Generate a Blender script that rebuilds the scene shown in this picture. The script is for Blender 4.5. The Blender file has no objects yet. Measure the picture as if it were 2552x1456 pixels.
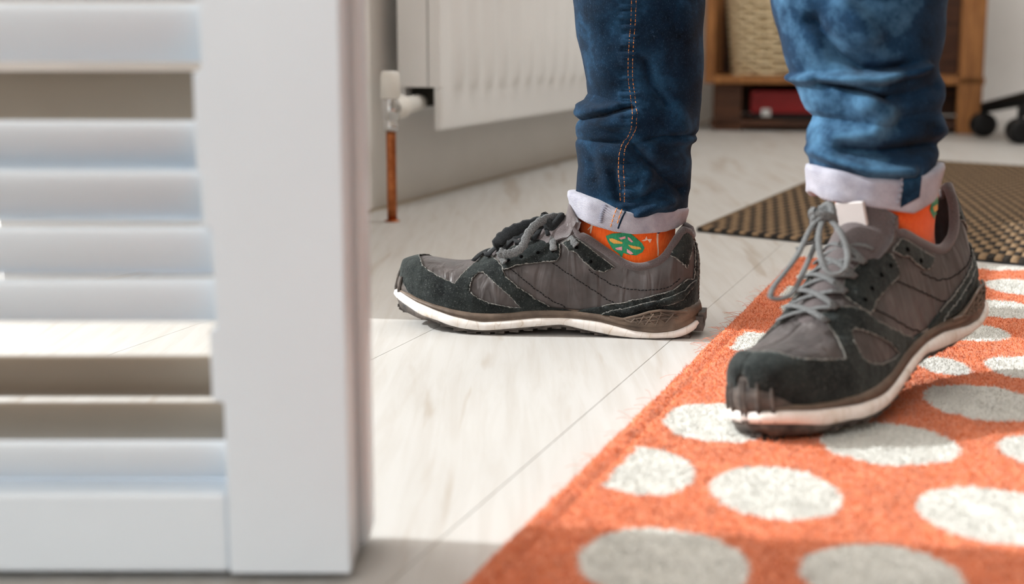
import bpy, math, random
import numpy as np
from mathutils import Vector, Matrix
from mathutils.geometry import delaunay_2d_cdt
random.seed(4); rng = np.random.default_rng(4)
C = bpy.context.scene.collection
sc = bpy.context.scene
# ---------------------------------------------------------------- camera, world, sun, exposure
HC, PITCH, F = .2785, math.radians(10.05), 3544.0
cp_, sp_ = math.cos(PITCH), math.sin(PITCH)
cam = bpy.data.cameras.new('camera'); co = bpy.data.objects.new('camera', cam); C.objects.link(co)
co.location = (0, 0, HC); co.rotation_euler = (math.pi/2 - PITCH, 0, 0)
cam.sensor_width = 36; cam.lens = 36*F/2552; cam.clip_start = .05
cam.dof.use_dof = True; cam.dof.focus_distance = 1.33; cam.dof.aperture_fstop = 5.0
sc.camera = co
w = bpy.data.worlds.new('world'); sc.world = w; w.use_nodes = True
bg = w.node_tree.nodes['Background']; bg.inputs[0].default_value = (1.0, .985, .965, 1); bg.inputs[1].default_value = 7.0
SUN_EL, SUN_AZ = math.radians(32), math.radians(81)      # azimuth to the left of the view
sd = Vector((-math.sin(SUN_AZ)*math.cos(SUN_EL), math.cos(SUN_AZ)*math.cos(SUN_EL), math.sin(SUN_EL)))
sl = bpy.data.lights.new('sun', 'SUN'); so = bpy.data.objects.new('sun', sl); C.objects.link(so)
so.rotation_euler = sd.to_track_quat('Z', 'Y').to_euler(); so.location = (-3, 2, 3)
sl.energy = 4.7; sl.angle = math.radians(.6); sl.color = (.95, .985, 1)
sc.view_settings.view_transform = 'Standard'; sc.view_settings.look = 'None'
sc.view_settings.exposure = 0.0; sc.view_settings.gamma = 1; sc.view_settings.use_curve_mapping = False
sc.cycles.use_denoising = True
sc.cycles.max_bounces = 8; sc.cycles.diffuse_bounces = 5

# ---------------------------------------------------------------- room frame and projection helpers
NV = np.array([.9435, -.331]); UV = np.array([.331, .9435])          # across the boards / along the boards
def W(p, s, z=0.0): v = NV*p + UV*s; return (float(v[0]), float(v[1]), float(z))
ROOM = math.atan2(-.331, .9435)
def ray(px, py):
    r = np.array([px-1276., F*cp_+(728-py)*sp_, -F*sp_+(728-py)*cp_]); return r/r[1]
def at_y(px, py, y): r = ray(px, py)*y; return np.array([r[0], r[1], r[2]+HC])
def at_z(px, py, z=0.): r = ray(px, py); r = r*((z-HC)/r[2]); return np.array([r[0], r[1], z])
def proj(P):
    P = np.atleast_2d(np.asarray(P, float)) - np.array([0, 0, HC])
    d = P[:, 1]*cp_-P[:, 2]*sp_; v = P[:, 1]*sp_+P[:, 2]*cp_
    return np.stack([1276+F*P[:, 0]/d, 728-F*v/d], 1)

# ---------------------------------------------------------------- materials
def col(c): # sRGB 0-255 -> linear
    return tuple(((x/255)/12.92 if x/255 <= .04045 else ((x/255+.055)/1.055)**2.4) for x in c)+(1,)
class NT:
    def __init__(s, name, base, rough=.6, spec=.3, metal=0, sheen=0):
        m = bpy.data.materials.new(name); m.use_nodes = True; s.m = m; s.t = m.node_tree; s.n = s.t.nodes; s.l = s.t.links
        s.b = s.n['Principled BSDF']; s.b.inputs['Base Color'].default_value = col(base) if max(base) > 1.5 else tuple(base)+(1,)
        s.b.inputs['Roughness'].default_value = rough; s.b.inputs['Specular IOR Level'].default_value = spec
        s.b.inputs['Metallic'].default_value = metal; s.b.inputs['Sheen Weight'].default_value = sheen
        s.tc = s.n.new('ShaderNodeTexCoord'); s.bump_in = None
    def map(s, scale=(1, 1, 1), rot=(0, 0, 0)):
        k = s.n.new('ShaderNodeMapping'); k.inputs['Scale'].default_value = scale; k.inputs['Rotation'].default_value = rot
        s.l.new(s.tc.outputs['Object'], k.inputs[0]); return k.outputs[0]
    def noise(s, scale, detail=3, vec=None, rough=.55, dist=0):
        k = s.n.new('ShaderNodeTexNoise'); k.inputs['Scale'].default_value = scale; k.inputs['Detail'].default_value = detail
        k.inputs['Roughness'].default_value = rough; k.inputs['Distortion'].default_value = dist
        s.l.new(vec if vec is not None else s.tc.outputs['Object'], k.inputs['Vector']); return k.outputs['Fac']
    def wave(s, scale, vec=None, dist=0, dirn='X', dscale=1):
        k = s.n.new('ShaderNodeTexWave'); k.inputs['Scale'].default_value = scale; k.inputs['Distortion'].default_value = dist
        k.inputs['Detail Scale'].default_value = dscale; k.bands_direction = dirn
        s.l.new(vec if vec is not None else s.tc.outputs['Object'], k.inputs['Vector']); return k.outputs['Fac']
    def ramp(s, fac, stops):
        k = s.n.new('ShaderNodeValToRGB'); e = k.color_ramp.elements
        while len(e) < len(stops): e.new(.5)
        for i, (p, c) in enumerate(stops): e[i].position = p; e[i].color = col(c) if max(c) > 1.5 else tuple(c)+(1,)
        s.l.new(fac, k.inputs[0]); return k.outputs[0]
    def mix(s, a, b, fac, mode='MIX'):
        k = s.n.new('ShaderNodeMixRGB'); k.blend_type = mode
        for i, x in ((1, a), (2, b), (0, fac)):
            if hasattr(x, 'is_linked') or hasattr(x, 'node'): s.l.new(x, k.inputs[i])
            elif i == 0: k.inputs[0].default_value = x
            else: k.inputs[i].default_value = col(x) if max(x) > 1.5 else tuple(x)+(1,)
        return k.outputs[0]
    def color(s, o): s.l.new(o, s.b.inputs['Base Color']); return s
    def rough(s, o): s.l.new(o, s.b.inputs['Roughness']); return s
    def attr(s, name):
        k = s.n.new('ShaderNodeAttribute'); k.attribute_name = name; return k.outputs['Color']
    def bump(s, h, strength=.5, dist=.001):
        k = s.n.new('ShaderNodeBump'); k.inputs['Strength'].default_value = strength; k.inputs['Distance'].default_value = dist
        s.l.new(h, k.inputs['Height'])
        if s.bump_in is not None: s.l.new(s.bump_in, k.inputs['Normal'])
        s.bump_in = k.outputs[0]; s.l.new(k.outputs[0], s.b.inputs['Normal']); return s

def M_paint(name, base, rough=.45, var=6):
    k = NT(name, base, rough, .4); b2 = tuple(max(2, x-var) for x in base)
    return k.color(k.ramp(k.noise(6, 3), [(.35, b2), (.65, base)])).bump(k.noise(160, 2), .08, .0005).m
white_paint = M_paint('white_wall_paint', (240, 238, 235), .8, 5)
dark_paint = M_paint('taupe_wall_paint', (172, 166, 158), .8, 5)
room_paint = M_paint('warm_wall_paint', (224, 218, 210), .9, 5)
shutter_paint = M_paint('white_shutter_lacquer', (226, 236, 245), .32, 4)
shutter_shaded = M_paint('shaded_shutter_lacquer', (146, 132, 116), .5, 8)  # darker copy of the shutter lacquer; shade between the leaves put into the colour
rad_paint = M_paint('white_radiator_enamel', (245, 246, 246), .3, 3)
ceil_paint = M_paint('ceiling_paint', (228, 222, 214), .9, 4)
# white-washed boards
k = NT('whitewashed_oak', (190, 188, 185), .5, .25)
v = k.map((26, 1.6, 1)); g = k.noise(3.2, 6, v, .62, .6); v2 = k.map((7, .8, 1)); g2 = k.noise(2.6, 3, v2, .5, 1.2)
c1 = k.ramp(g, [(.25, (174, 168, 160)), (.55, (192, 190, 186)), (.8, (199, 198, 196))])
c2 = k.ramp(g2, [(.31, (146, 126, 102)), (.40, (188, 185, 180)), (.8, (197, 196, 193))])
k.color(k.mix(c1, c2, .42)); k.bump(g, .12, .0008); board_mat = k.m
gap_mat = NT('board_joint', (190, 178, 160), .9, .1).m
# rug
k = NT('wool_pile', (220, 90, 30), .95, .05, 0, .25)
a = k.attr('pile'); nz = k.noise(260, 3); k.color(k.mix(a, k.ramp(nz, [(.3, (.7, .66, .62)), (.7, (1, 1, 1))]), .5, 'MULTIPLY'))
k.bump(k.noise(420, 4), .8, .003); pile_mat = k.m
k = NT('woven_mat', (120, 98, 72), .9, .1); a = k.attr('pile')
k.color(k.mix(a, k.ramp(k.noise(300, 2), [(.3, (.6, .58, .55)), (.7, (1, 1, 1))]), .6, 'MULTIPLY')); k.bump(k.noise(500, 2), .5, .002); mat_mat = k.m
# shoe materials
k = NT('black_suede', (26, 30, 30), .9, .15, 0, .2)
k.b.inputs['Sheen Tint'].default_value = (.75, .85, .82, 1); k.b.inputs['Sheen Roughness'].default_value = .45
fl = k.noise(620, 5, None, .85); wear = k.noise(38, 4, None, .6)
cc = k.mix(k.ramp(wear, [(.38, (14, 17, 18)), (.70, (44, 49, 48))]), (170, 176, 172), k.ramp(fl, [(.57, (0, 0, 0)), (.76, (.55, .55, .55))]))
k.color(cc).bump(k.noise(1400, 3), .8, .0008).bump(k.noise(55, 3), .6, .006); suede = k.m
k = NT('worn_grey_nylon', (64, 58, 57), .42, .45, 0, .1)
k.color(k.ramp(k.noise(45, 4), [(.3, (52, 47, 46)), (.7, (80, 73, 72))]))
vv = k.map((62, 62, 12), (0, .5, 0)); k.bump(k.noise(1.1, 2, vv, .45, .9), .55, .006); k.bump(k.noise(2600, 1), .2, .0003)
k.rough(k.ramp(k.noise(60, 2), [(.3, (.36, .36, .36)), (.7, (.55, .55, .55))])); nylon = k.m
k = NT('charcoal_lining', (72, 64, 64), .95, .1, 0, .35); k.color(k.ramp(k.noise(1500, 3, None, .8), [(.3, (52, 46, 47)), (.75, (112, 102, 102))])).bump(k.noise(1600, 2), .6, .0006); lining = k.m
k = NT('off_white_foam', (228, 222, 216), .55, .3)
v = k.map((60, 20, 14), (0, .6, 0)); cr = k.ramp(k.wave(.45, v, 22, 'X', 1.2), [(.0, (186, 166, 144)), (.02, (228, 222, 215)), (1, (235, 230, 226))])
k.color(k.mix(cr, k.ramp(k.noise(60, 4), [(.3, (205, 192, 178)), (.55, (238, 234, 230))]), .62)).bump(k.noise(300, 3), .3, .0008); foam = k.m
k = NT('scuffed_brown_rubber', (96, 82, 70), .5, .35)
ch = k.ramp(k.noise(420, 5, k.map((.35, 1, 1)), .8), [(.70, (0, 0, 0)), (.76, (1, 1, 1))])
k.color(k.mix(k.ramp(k.noise(50, 4), [(.3, (74, 63, 55)), (.7, (120, 104, 90))]), (205, 198, 190), ch)).bump(k.noise(500, 3), .4, .0008); rubber_band = k.m
k = NT('dark_outsole_rubber', (40, 37, 35), .6, .35); k.color(k.ramp(k.noise(120, 3), [(.3, (40, 37, 36)), (.7, (96, 88, 82))])).bump(k.noise(600, 3), .3, .0008); outsole_m = k.m
k = NT('frayed_edge_thread', (150, 152, 146), .95, .1, 0, .15); k.color(k.ramp(k.noise(1200, 3), [(.35, (52, 54, 52)), (.65, (160, 158, 152))])).bump(k.noise(2000, 2), .8, .0008); fray = k.m
k = NT('black_thread', (18, 17, 18), .8, .2); thread_m = k.m
def lace_material(name, a, b):
    k = NT(name, a, .9, .1, 0, .08); wv = k.noise(1500, 3, None, .8)
    return k.color(k.ramp(wv, [(.35, a), (.7, b)])).bump(k.noise(1800, 2), .8, .001).m
lace_m = lace_material('dark_cotton_lace', (12, 13, 15), (56, 59, 61))
lace_g = lace_material('sunlit_grey_lace', (52, 54, 56), (150, 152, 152))  # paler copy of the lace, with sunlight put into its colour
label_m = NT('pale_tongue_label', (188, 182, 180), .4, .5).m
hole_m = NT('eyelet_hole', (6, 6, 6), .9, .05).m
# fabrics
def denim(name, lo, mid, hi, sc1=26):
    k = NT(name, mid, .88, .08, 0, .04)
    big = k.ramp(k.noise(sc1, 5, None, .65), [(.3, lo), (.5, mid), (.74, hi)])
    vt = k.map((1, 1, 1), (0, .9, .5)); tw = k.wave(700, vt, 1.5, 'DIAGONAL')
    fk = k.ramp(k.noise(1000, 4, k.map((1, 1, .5)), .9), [(.57, (0, 0, 0)), (.76, (.42, .42, .42))])
    c = k.mix(big, (120, 150, 185), fk); c = k.mix(c, k.ramp(tw, [(.2, (.72, .74, .78)), (.8, (1, 1, 1))]), .7, 'MULTIPLY')
    return k.color(c).bump(tw, .25, .0004).bump(k.noise(900, 3), .35, .0006).m
denim_m = denim('dark_blue_denim', (7, 19, 31), (15, 38, 58), (38, 76, 106))
denim_l = denim('faded_sunlit_denim', (7, 17, 28), (21, 50, 76), (92, 138, 172), 13)  # pale patches are fading, with sunlit tone put into the colour as well
k = NT('pale_denim_reverse', (190, 190, 200), .9, .1, 0, .2)
tw = k.wave(520, k.map((1, 1, 1), (0, .25, .2)), 1.2, 'DIAGONAL'); fk = k.ramp(k.noise(1300, 3, None, .8), [(.55, (0, 0, 0)), (.78, (.75, .75, .75))])
c = k.mix(k.ramp(k.noise(60, 3), [(.3, (156, 156, 168)), (.7, (190, 190, 200))]), (60, 68, 92), fk)
k.color(k.mix(c, k.ramp(tw, [(.25, (.7, .7, .74)), (.7, (1, 1, 1))]), .8, 'MULTIPLY')).bump(tw, .4, .0006); reverse_m = k.m
k = NT('orange_thread', (205, 130, 70), .8, .2); orange_t = k.m
k = NT('grey_overlock_thread', (120, 122, 135), .9, .1); overlock_t = k.m
def knit(name, c, d):
    k = NT(name, c, .95, .08, 0, .25)
    rb = k.wave(330, k.map((1, 1, .0)), .6, 'X'); return k.color(k.ramp(k.noise(700, 3, k.map((1, 1, .3)), .7), [(.3, d), (.65, c)])).bump(rb, .35, .0006).bump(k.noise(1100, 2), .3, .0005).m
sock_m = knit('orange_knit', (250, 114, 46), (238, 92, 30))
k_green = knit('green_knit', (60, 160, 116), (40, 132, 96)); k_pink = knit('pink_knit', (232, 170, 176), (214, 148, 158))
k_yel = knit('yellow_knit', (232, 180, 96), (212, 156, 70)); k_white = knit('cream_knit', (240, 214, 196), (228, 190, 165)); k_navy = knit('navy_knit', (50, 44, 84), (32, 30, 60))
skin_m = NT('skin', (205, 158, 132), .5, .4).m
# room objects
k = NT('pine_wood', (166, 116, 68), .5, .3); g = k.noise(8, 5, k.map((12, 12, 1)), .6, .5)
k.color(k.ramp(g, [(.3, (120, 76, 40)), (.7, (178, 122, 70))])).bump(g, .15, .001); wood = k.m
k = NT('dark_wood', (74, 48, 32), .55, .3); g = k.noise(6, 4, k.map((1, 12, 12)), .6, .4); k.color(k.ramp(g, [(.3, (52, 32, 22)), (.7, (92, 58, 38))])); dwood = k.m
k = NT('wicker', (196, 172, 134), .8, .2); k.color(k.ramp(k.noise(90, 3), [(.3, (200, 176, 136)), (.7, (236, 220, 186))])); wicker = k.m
red_m = M_paint('red_box_card', (150, 22, 26), .5, 20); black_pl = NT('black_plastic', (16, 16, 17), .5, .3).m
k = NT('copper', (176, 104, 62), .28, .5, 1); k.color(k.ramp(k.noise(90, 4), [(.3, (140, 78, 44)), (.7, (196, 122, 78))])); copper = k.m
chrome = NT('chrome', (205, 205, 205), .12, .5, 1).m; white_pl = NT('white_plastic', (238, 236, 230), .4, .4).m
stone_m = M_paint('pale_paving', (200, 196, 188), .9, 14)
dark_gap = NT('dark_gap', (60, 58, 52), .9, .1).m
k = NT('window_glass', (1, 1, 1), 0.0, .5); k.b.inputs['Transmission Weight'].default_value = 1; k.b.inputs['IOR'].default_value = 1.0; glass_m = k.m

# ---------------------------------------------------------------- mesh helpers
def tag(o, label=None, cat=None, group=None, kind=None):
    for a, b in (('label', label), ('category', cat), ('group', group), ('kind', kind)):
        if b: o[a] = b
    return o
def empty(name, loc=(0, 0, 0), rz=0, **kw):
    o = bpy.data.objects.new(name, None); C.objects.link(o); o.location = loc; o.rotation_euler = (0, 0, rz); o.empty_display_size = .02
    return tag(o, **kw)
def link(name, me, parent=None, **kw):
    o = bpy.data.objects.new(name, me); C.objects.link(o); o.parent = parent; return tag(o, **kw)
def mesh(name, V, Fc, mat, parent=None, smooth=True, **kw):
    me = bpy.data.meshes.new(name); me.from_pydata([tuple(map(float, v)) for v in V], [], [tuple(map(int, f)) for f in Fc]); me.validate()
    if smooth: me.shade_smooth()
    if mat: me.materials.append(mat)
    me.update(); return link(name, me, parent, **kw)
class MB:
    def __init__(s): s.v = []; s.f = []
    def add(s, V, Fc): o = len(s.v); s.v += [tuple(x) for x in V]; s.f += [tuple(i+o for i in f) for f in Fc]; return s
    def box(s, lo, hi, fr=None):
        (x0, y0, z0), (x1, y1, z1) = lo, hi
        P = [(x, y, z) for x in (x0, x1) for y in (y0, y1) for z in (z0, z1)]
        if fr: P = [fr(*q) for q in P]
        return s.add(P, [(0, 1, 3, 2), (4, 6, 7, 5), (0, 4, 5, 1), (2, 3, 7, 6), (0, 2, 6, 4), (1, 5, 7, 3)])
    def tube(s, path, r, n=8, flat=None, cap=True, up=(0, 0, 1)):
        P = [Vector(q) for q in path]; m = len(P); R = r if hasattr(r, '__len__') else [r]*m; V = []; up = Vector(up)
        for i, q in enumerate(P):
            t = (P[min(i+1, m-1)]-P[max(i-1, 0)]).normalized()
            a = t.cross(up); a = a.normalized() if a.length > 1e-4 else t.orthogonal().normalized(); b = t.cross(a).normalized()
            for j in range(n):
                g = 2*math.pi*j/n; ca, sa = math.cos(g), math.sin(g)
                if flat: ca *= flat
                V.append(q+a*(sa*R[i])+b*(ca*R[i]))
        Fc = [(i*n+j, i*n+(j+1) % n, (i+1)*n+(j+1) % n, (i+1)*n+j) for i in range(m-1) for j in range(n)]
        if cap: Fc += [tuple(range(n))[::-1], tuple((m-1)*n+j for j in range(n))]
        return s.add(V, Fc)
    def lathe(s, prof, c, axis='z', n=20):
        V = []
        for (h, r) in prof:
            for j in range(n):
                g = 2*math.pi*j/n
                d = {'z': (r*math.cos(g), r*math.sin(g), h), 'x': (h, r*math.cos(g), r*math.sin(g)), 'y': (r*math.cos(g), h, r*math.sin(g))}[axis]
                V.append((c[0]+d[0], c[1]+d[1], c[2]+d[2]))
        m = len(prof); Fc = [(i*n+j, i*n+(j+1) % n, (i+1)*n+(j+1) % n, (i+1)*n+j) for i in range(m-1) for j in range(n)]
        Fc += [tuple(range(n))[::-1], tuple((m-1)*n+j for j in range(n))]
        return s.add(V, Fc)
    def build(s, name, mat, parent=None, smooth=False, bevel=0, seg=2, **kw):
        o = mesh(name, s.v, s.f, mat, parent, smooth, **kw)
        if bevel:
            b = o.modifiers.new('bevel', 'BEVEL'); b.width = bevel; b.segments = seg; b.limit_method = 'ANGLE'
            o.data.shade_smooth(); o.modifiers.new('wn', 'WEIGHTED_NORMAL')
        return o
def spline(pts, n=8):
    P = [np.array(q, float) for q in pts]; P = [2*P[0]-P[1]]+P+[2*P[-1]-P[-2]]; out = []
    for i in range(1, len(P)-2):
        for t in np.linspace(0, 1, n, endpoint=False):
            a, b, c, d = P[i-1:i+3]
            out.append(.5*((2*b)+(-a+c)*t+(2*a-5*b+4*c-d)*t*t+(-a+3*b-3*c+d)*t**3))
    out.append(P[-2]); return out
def grid_faces(nu, nv, wrap=False):
    return [(i*nv+j, i*nv+(j+1) % nv, (i+1)*nv+(j+1) % nv, (i+1)*nv+j) for i in range(nu-1) for j in range(nv if wrap else nv-1)]
RF = lambda p, s, z: W(p, s, z)

# ================================================================ SETTING
fl = MB().box((-1.03, -1.6, -.05), (1.9, 5.3, -.004), RF).build('floor', gap_mat, kind='structure')
edges = [-.293-.231*k for k in range(3, -1, -1)] + [-.293+.231*k for k in range(1, 15)]
for i in range(len(edges)-1):
    a, b = edges[i], edges[i+1]; s = -1.6 - .37*((i*5) % 3)
    while s < 5.3:
        e = s+1.28
        if i == 1 and s < 1.0 < e: pass
        bb = MB().box((a+.0001, max(s, -1.6)+.0001, -.004), (b-.0001, min(e, 5.3)-.0001, 0), RF)
        if a < 1.4 and min(e, 5.3)-max(s, -1.6) > .02: bb.build('plank', board_mat, fl, bevel=.0004, seg=1)
        s = e
MB().box((1.324, -1.6, -.004), (1.9, 5.3, 0), RF).build('plank_field', board_mat, fl)

WP = -1.02                                   # inner face of the left wall
wl = MB()
S_J = 1.250                                  # far jamb of the open French door
SILL, S_W = .60, 2.115
wl.box((WP-.14, S_J, -.05), (WP, S_W, SILL), RF)             # breast wall under the window
wl.box((WP-.14, S_W, -.05), (WP, 5.3, 2.4), RF)
wl.box((WP-.14, .40, 2.12), (WP, S_W, 2.4), RF)
wl.box((WP-.14, -1.6, -.05), (WP, .40, 2.4), RF)
wl.build('wall_left', white_paint, kind='structure')
MB().box((WP-.14, -1.72, -.05), (2.02, -1.6, .95), RF).box((WP-.14, -1.72, 2.2), (2.02, -1.6, 2.4), RF).box((WP-.14, -1.72, .95), (-.95, -1.6, 2.2), RF).box((.45, -1.72, .95), (2.02, -1.6, 2.2), RF).build('wall_rear', room_paint, kind='structure')  # rear opening is added to throw fill light on the shutter
MB().box((WP-.14, 5.3, -.05), (2.02, 5.42, 2.4), RF).build('wall_back', white_paint, kind='structure')
MB().box((1.9, -1.6, -.05), (2.02, 5.3, 2.4), RF).build('wall_right', dark_paint, kind='structure')
MB().box((WP-.14, -1.72, 2.4), (2.02, 2.4, 2.5), RF).box((WP-.14, 3.7, 2.4), (2.02, 5.42, 2.5), RF).box((WP-.14, 2.4, 2.4), (-.35, 3.7, 2.5), RF).box((.95, 2.4, 2.4), (2.02, 3.7, 2.5), RF).build('ceiling', ceil_paint, kind='structure')  # opening in the ceiling is added to brighten the far floor and radiator
t1 = MB().box((WP, S_W-.005, 0), (WP+.018, S_W+.04, 2.14), RF)
t1.build('trim_1', white_paint, kind='structure', bevel=.003)
# window above the breast wall: frame, sill and panes
wn = MB().box((WP-.15, S_J-.01, SILL), (WP+.05, S_W+.005, SILL+.022), RF).build('window_1', shutter_paint, kind='structure', bevel=.003)
fr = MB()
fr.box((WP-.10, S_J+.002, SILL+.022), (WP-.05, S_J+.045, 2.12), RF); fr.box((WP-.10, S_W-.045, SILL+.022), (WP-.05, S_W-.001, 2.12), RF)
fr.box((WP-.10, S_J+.045, 2.07), (WP-.05, S_W-.045, 2.12), RF)
fr.build('window_frame', shutter_paint, wn, bevel=.003)
# door threshold (the leaf stands wide open, outside the frame)
MB().box((WP-.14, .402, -.05), (WP, S_J-.002, -.0045), RF).box((WP-.09, S_J-.045, .0), (WP-.05, S_J-.002, 2.11), RF).build('door_1', shutter_paint, kind='structure', bevel=.002)
MB().box((WP-1.25, -1.8, 2.3), (WP-.141, 5.4, 2.4), RF).build('sky_block_overhang', room_paint, kind='structure')  # unseen eave added to cut the sky light entering by the door
fn = MB().box((-4.6, -3, -.06), (-4.5, 7, .12), RF).build('sky_block_fence', dwood, kind='structure')  # unseen fence added to block the low sky outside the door
for i in range(60): MB().box((-4.58, -3+i/6+.004, .1), (-4.55, -3+(i+1)/6-.004, 1.85), RF).build('board', dwood, fn)
gr = MB().box((-9, -3, -.12), (WP-.141, 8, -.06), RF).build('ground', stone_m, kind='structure')
for i in range(7):
    for j in range(3):
        MB().box((WP-.16-.5*(j+1)+.004, -.6+.5*i+.004, -.06), (WP-.16-.5*j-.004, -.1+.5*i-.004, -.045), RF).build('paving_slab', stone_m, gr, bevel=.002)

for nm, s0, s1, z0, z1 in (('door_daylight', .40, S_J, 0, 2.12), ('window_daylight', S_J+.05, S_W-.05, SILL+.03, 2.07)):
    al = bpy.data.lights.new(nm, 'AREA'); al.shape = 'RECTANGLE'; al.size = s1-s0; al.size_y = z1-z0; al.cycles.is_portal = True
    ao = bpy.data.objects.new(nm, al); C.objects.link(ao); ao.location = W(WP-.145, (s0+s1)/2, (z0+z1)/2)
    ao.matrix_world = Matrix.Translation(ao.location) @ Matrix(((UV[0], 0, -NV[0]), (UV[1], 0, -NV[1]), (0, 1, 0))).to_4x4()
al = bpy.data.lights.new('rear_fill_portal', 'AREA'); al.shape = 'RECTANGLE'; al.size = 1.4; al.size_y = 1.25; al.cycles.is_portal = True
ao = bpy.data.objects.new('rear_fill_portal', al); C.objects.link(ao); ao.matrix_world = Matrix.Translation(W(-.25, -1.73, 1.575)) @ Matrix(((NV[0], 0, -UV[0]), (NV[1], 0, -UV[1]), (0, 1, 0))).to_4x4()  # portal of the added rear opening
al = bpy.data.lights.new('roof_fill_portal', 'AREA'); al.shape = 'RECTANGLE'; al.size = 1.3; al.size_y = 1.3; al.cycles.is_portal = True  # portal of the added ceiling opening
ao = bpy.data.objects.new('roof_fill_portal', al); C.objects.link(ao); ao.location = W(.3, 3.05, 2.51); ao.rotation_euler = (0, 0, ROOM)
# ================================================================ RADIATOR
rad = empty('radiator', W(-.93, 2.9, 0), label='white ribbed panel radiator on the wall behind the planted shoe', cat='radiator')
def rl(P, o=rad): # world -> local of an unrotated empty
    return [(x-o.location[0], y-o.location[1], z-o.location[2]) for x, y, z in P]
def mb_local(m, o): m.v = rl(m.v, o); return m
RP, R0, R1, Z0, Z1 = -.909, 2.235, 3.95, .128, .62
ss = np.linspace(R0, R1, 420); zz = np.array([Z0, Z0+.004, Z0+.02, .19, .196, .203, .215, .3, .4, .5, .545, .56, .57, Z1-.01, Z1])
V = []
for s in ss:
    for z in zz:
        ph = ((s-R0-.035) / .075) % 1.0; ins = (s > R0+.04) and (s < R1-.04)
        g = (.5-.5*math.cos(2*math.pi*ph))**1.0 if ins else 0
        fz = max(0, min(1, (z-.19)/.022))*max(0, min(1, (.57-z)/.02))
        r = .004*(1-min(1, (z-Z0)/.02))+.004*(1-min(1, (s-R0)/.006)) if True else 0
        V.append(W(RP+.012*g*fz*1.0-r, s, z))
nf = len(V)
for s in ss:
    for z in zz: V.append(W(RP-.014, s, z))
n1, n2 = len(ss), len(zz)
Fc = grid_faces(n1, n2)+[tuple(x+nf for x in f[::-1]) for f in grid_faces(n1, n2)]
for i in range(n1-1): Fc += [(i*n2, (i+1)*n2, (i+1)*n2+nf, i*n2+nf), (i*n2+n2-1, i*n2+n2-1+nf, (i+1)*n2+n2-1+nf, (i+1)*n2+n2-1)]
for j in range(n2-1): Fc += [(j, j+nf, j+1+nf, j+1), ((n1-1)*n2+j, (n1-1)*n2+j+1, (n1-1)*n2+j+1+nf, (n1-1)*n2+j+nf)]
mesh('front_panel', rl(V), Fc, rad_paint, rad)
mb_local(MB().box((-.992, R0+.01, Z0+.03), (-.980, R1, Z1), RF), rad).build('rear_panel', rad_paint, rad, bevel=.003)
zc_ = .200
mb_local(MB().box((-.988, R0-.004, zc_), (-.9335, R0+.006, Z1+.004), RF), rad).build('side_cover', rad_paint, rad, bevel=.0015)
mb_local(MB().box((-.9315, R0-.004, zc_), (-.9095, R0+.006, Z1+.004), RF), rad).build('side_cover', rad_paint, rad, bevel=.0015)
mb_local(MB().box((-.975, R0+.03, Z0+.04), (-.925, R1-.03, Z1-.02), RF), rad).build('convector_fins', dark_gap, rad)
mb_local(MB().box((-.985, R0+.02, Z1), (-.915, R1-.02, Z1+.006), RF), rad).build('top_grille', rad_paint, rad)
# valve on its copper pipe
vp = onp = at_z(977.5, 552)
vx, vy = float(vp[0]), float(vp[1])
val = empty('radiator_valve', (vx, vy, 0), label='chrome radiator valve with white cap on a bare copper pipe', cat='valve')
MB().tube([(0, 0, z) for z in np.linspace(0.0, .146, 6)], .0077, 16).build('copper_pipe', copper, val, smooth=True)
MB().lathe([(0, .012), (.002, .012), (.0025, .009), (.003, .008)], (0, 0, .0)).build('floor_collar', copper, val, smooth=True)
b = MB().lathe([(.140, .0085), (.141, .0125), (.152, .0125), (.153, .0105), (.158, .0105), (.160, .013), (.186, .013), (.188, .0115), (.193, .0115)], (0, 0, 0))
b.build('valve_body', chrome, val, smooth=True)
MB().lathe([(.190, .0135), (.191, .0150), (.222, .0145), (.229, .0135), (.2315, .011), (.232, .001)], (0, 0, 0), n=26).build('valve_cap', white_pl, val, smooth=True)
rr = math.atan2(*(np.array(W(-.955, R0, 0))[:2]-np.array([vx, vy]))[::-1])
con = empty('c', (0, 0, 0)); bpy.data.objects.remove(con)
ux = Vector((math.cos(rr), math.sin(rr), 0)); ln = math.hypot(*(np.array(W(-.955, R0+.03, 0))[:2]-np.array([vx, vy])))
def tail(name, prof, m):
    V = []; n = 20; sd_ = Vector((-ux.y, ux.x, 0))
    for h, r in prof:
        for j in range(n):
            g = 2*math.pi*j/n; V.append(tuple(ux*h+sd_*(r*math.cos(g))+Vector((0, 0, .174+r*math.sin(g)))))
    mm = len(prof); mesh(name, V, [(i*n+j, i*n+(j+1) % n, (i+1)*n+(j+1) % n, (i+1)*n+j) for i in range(mm-1) for j in range(n)], m, val)
tail('union_nut', [(.008, .008), (.010, .0125), (.026, .0125), (.027, .011), (.03, .0)], chrome)
tail('tail_pipe', [(.028, .011), (.035, .0155), (.055, .0155), (.06, .0185), (.085, .0185), (.09, .014), (ln, .013)], white_pl)

# ================================================================ LOUVRED SHUTTER (folded leaf in the foreground)
shu = empty('louvred_shutter', (-.44, .72, 0), label='white lacquered louvred shutter leaf folded open, close to the camera', cat='shutter')
Y0, Y1, Y2, Y3 = .700, .735, .7385, .7735
def zrow(py, y=Y0): return at_y(700, py, y)[2]
def xcol(px, py, y=Y0): return at_y(px, py, y)[0]
def sh(m): return mb_local(m, shu)
XR = -.0835; XL = -.80; TOP = 1.25
xi = [(zrow(1232), -.1462), (zrow(1005), -.1462), (zrow(1000), -.1520), (zrow(823), -.1520), (zrow(820), -.1485), (zrow(573), -.1495), (zrow(565), -.1535), (zrow(430), -.1535), (zrow(425), -.1555), (zrow(180), -.1555), (zrow(175), -.1515), (.40, -.1515), (TOP, -.1515)]
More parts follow.
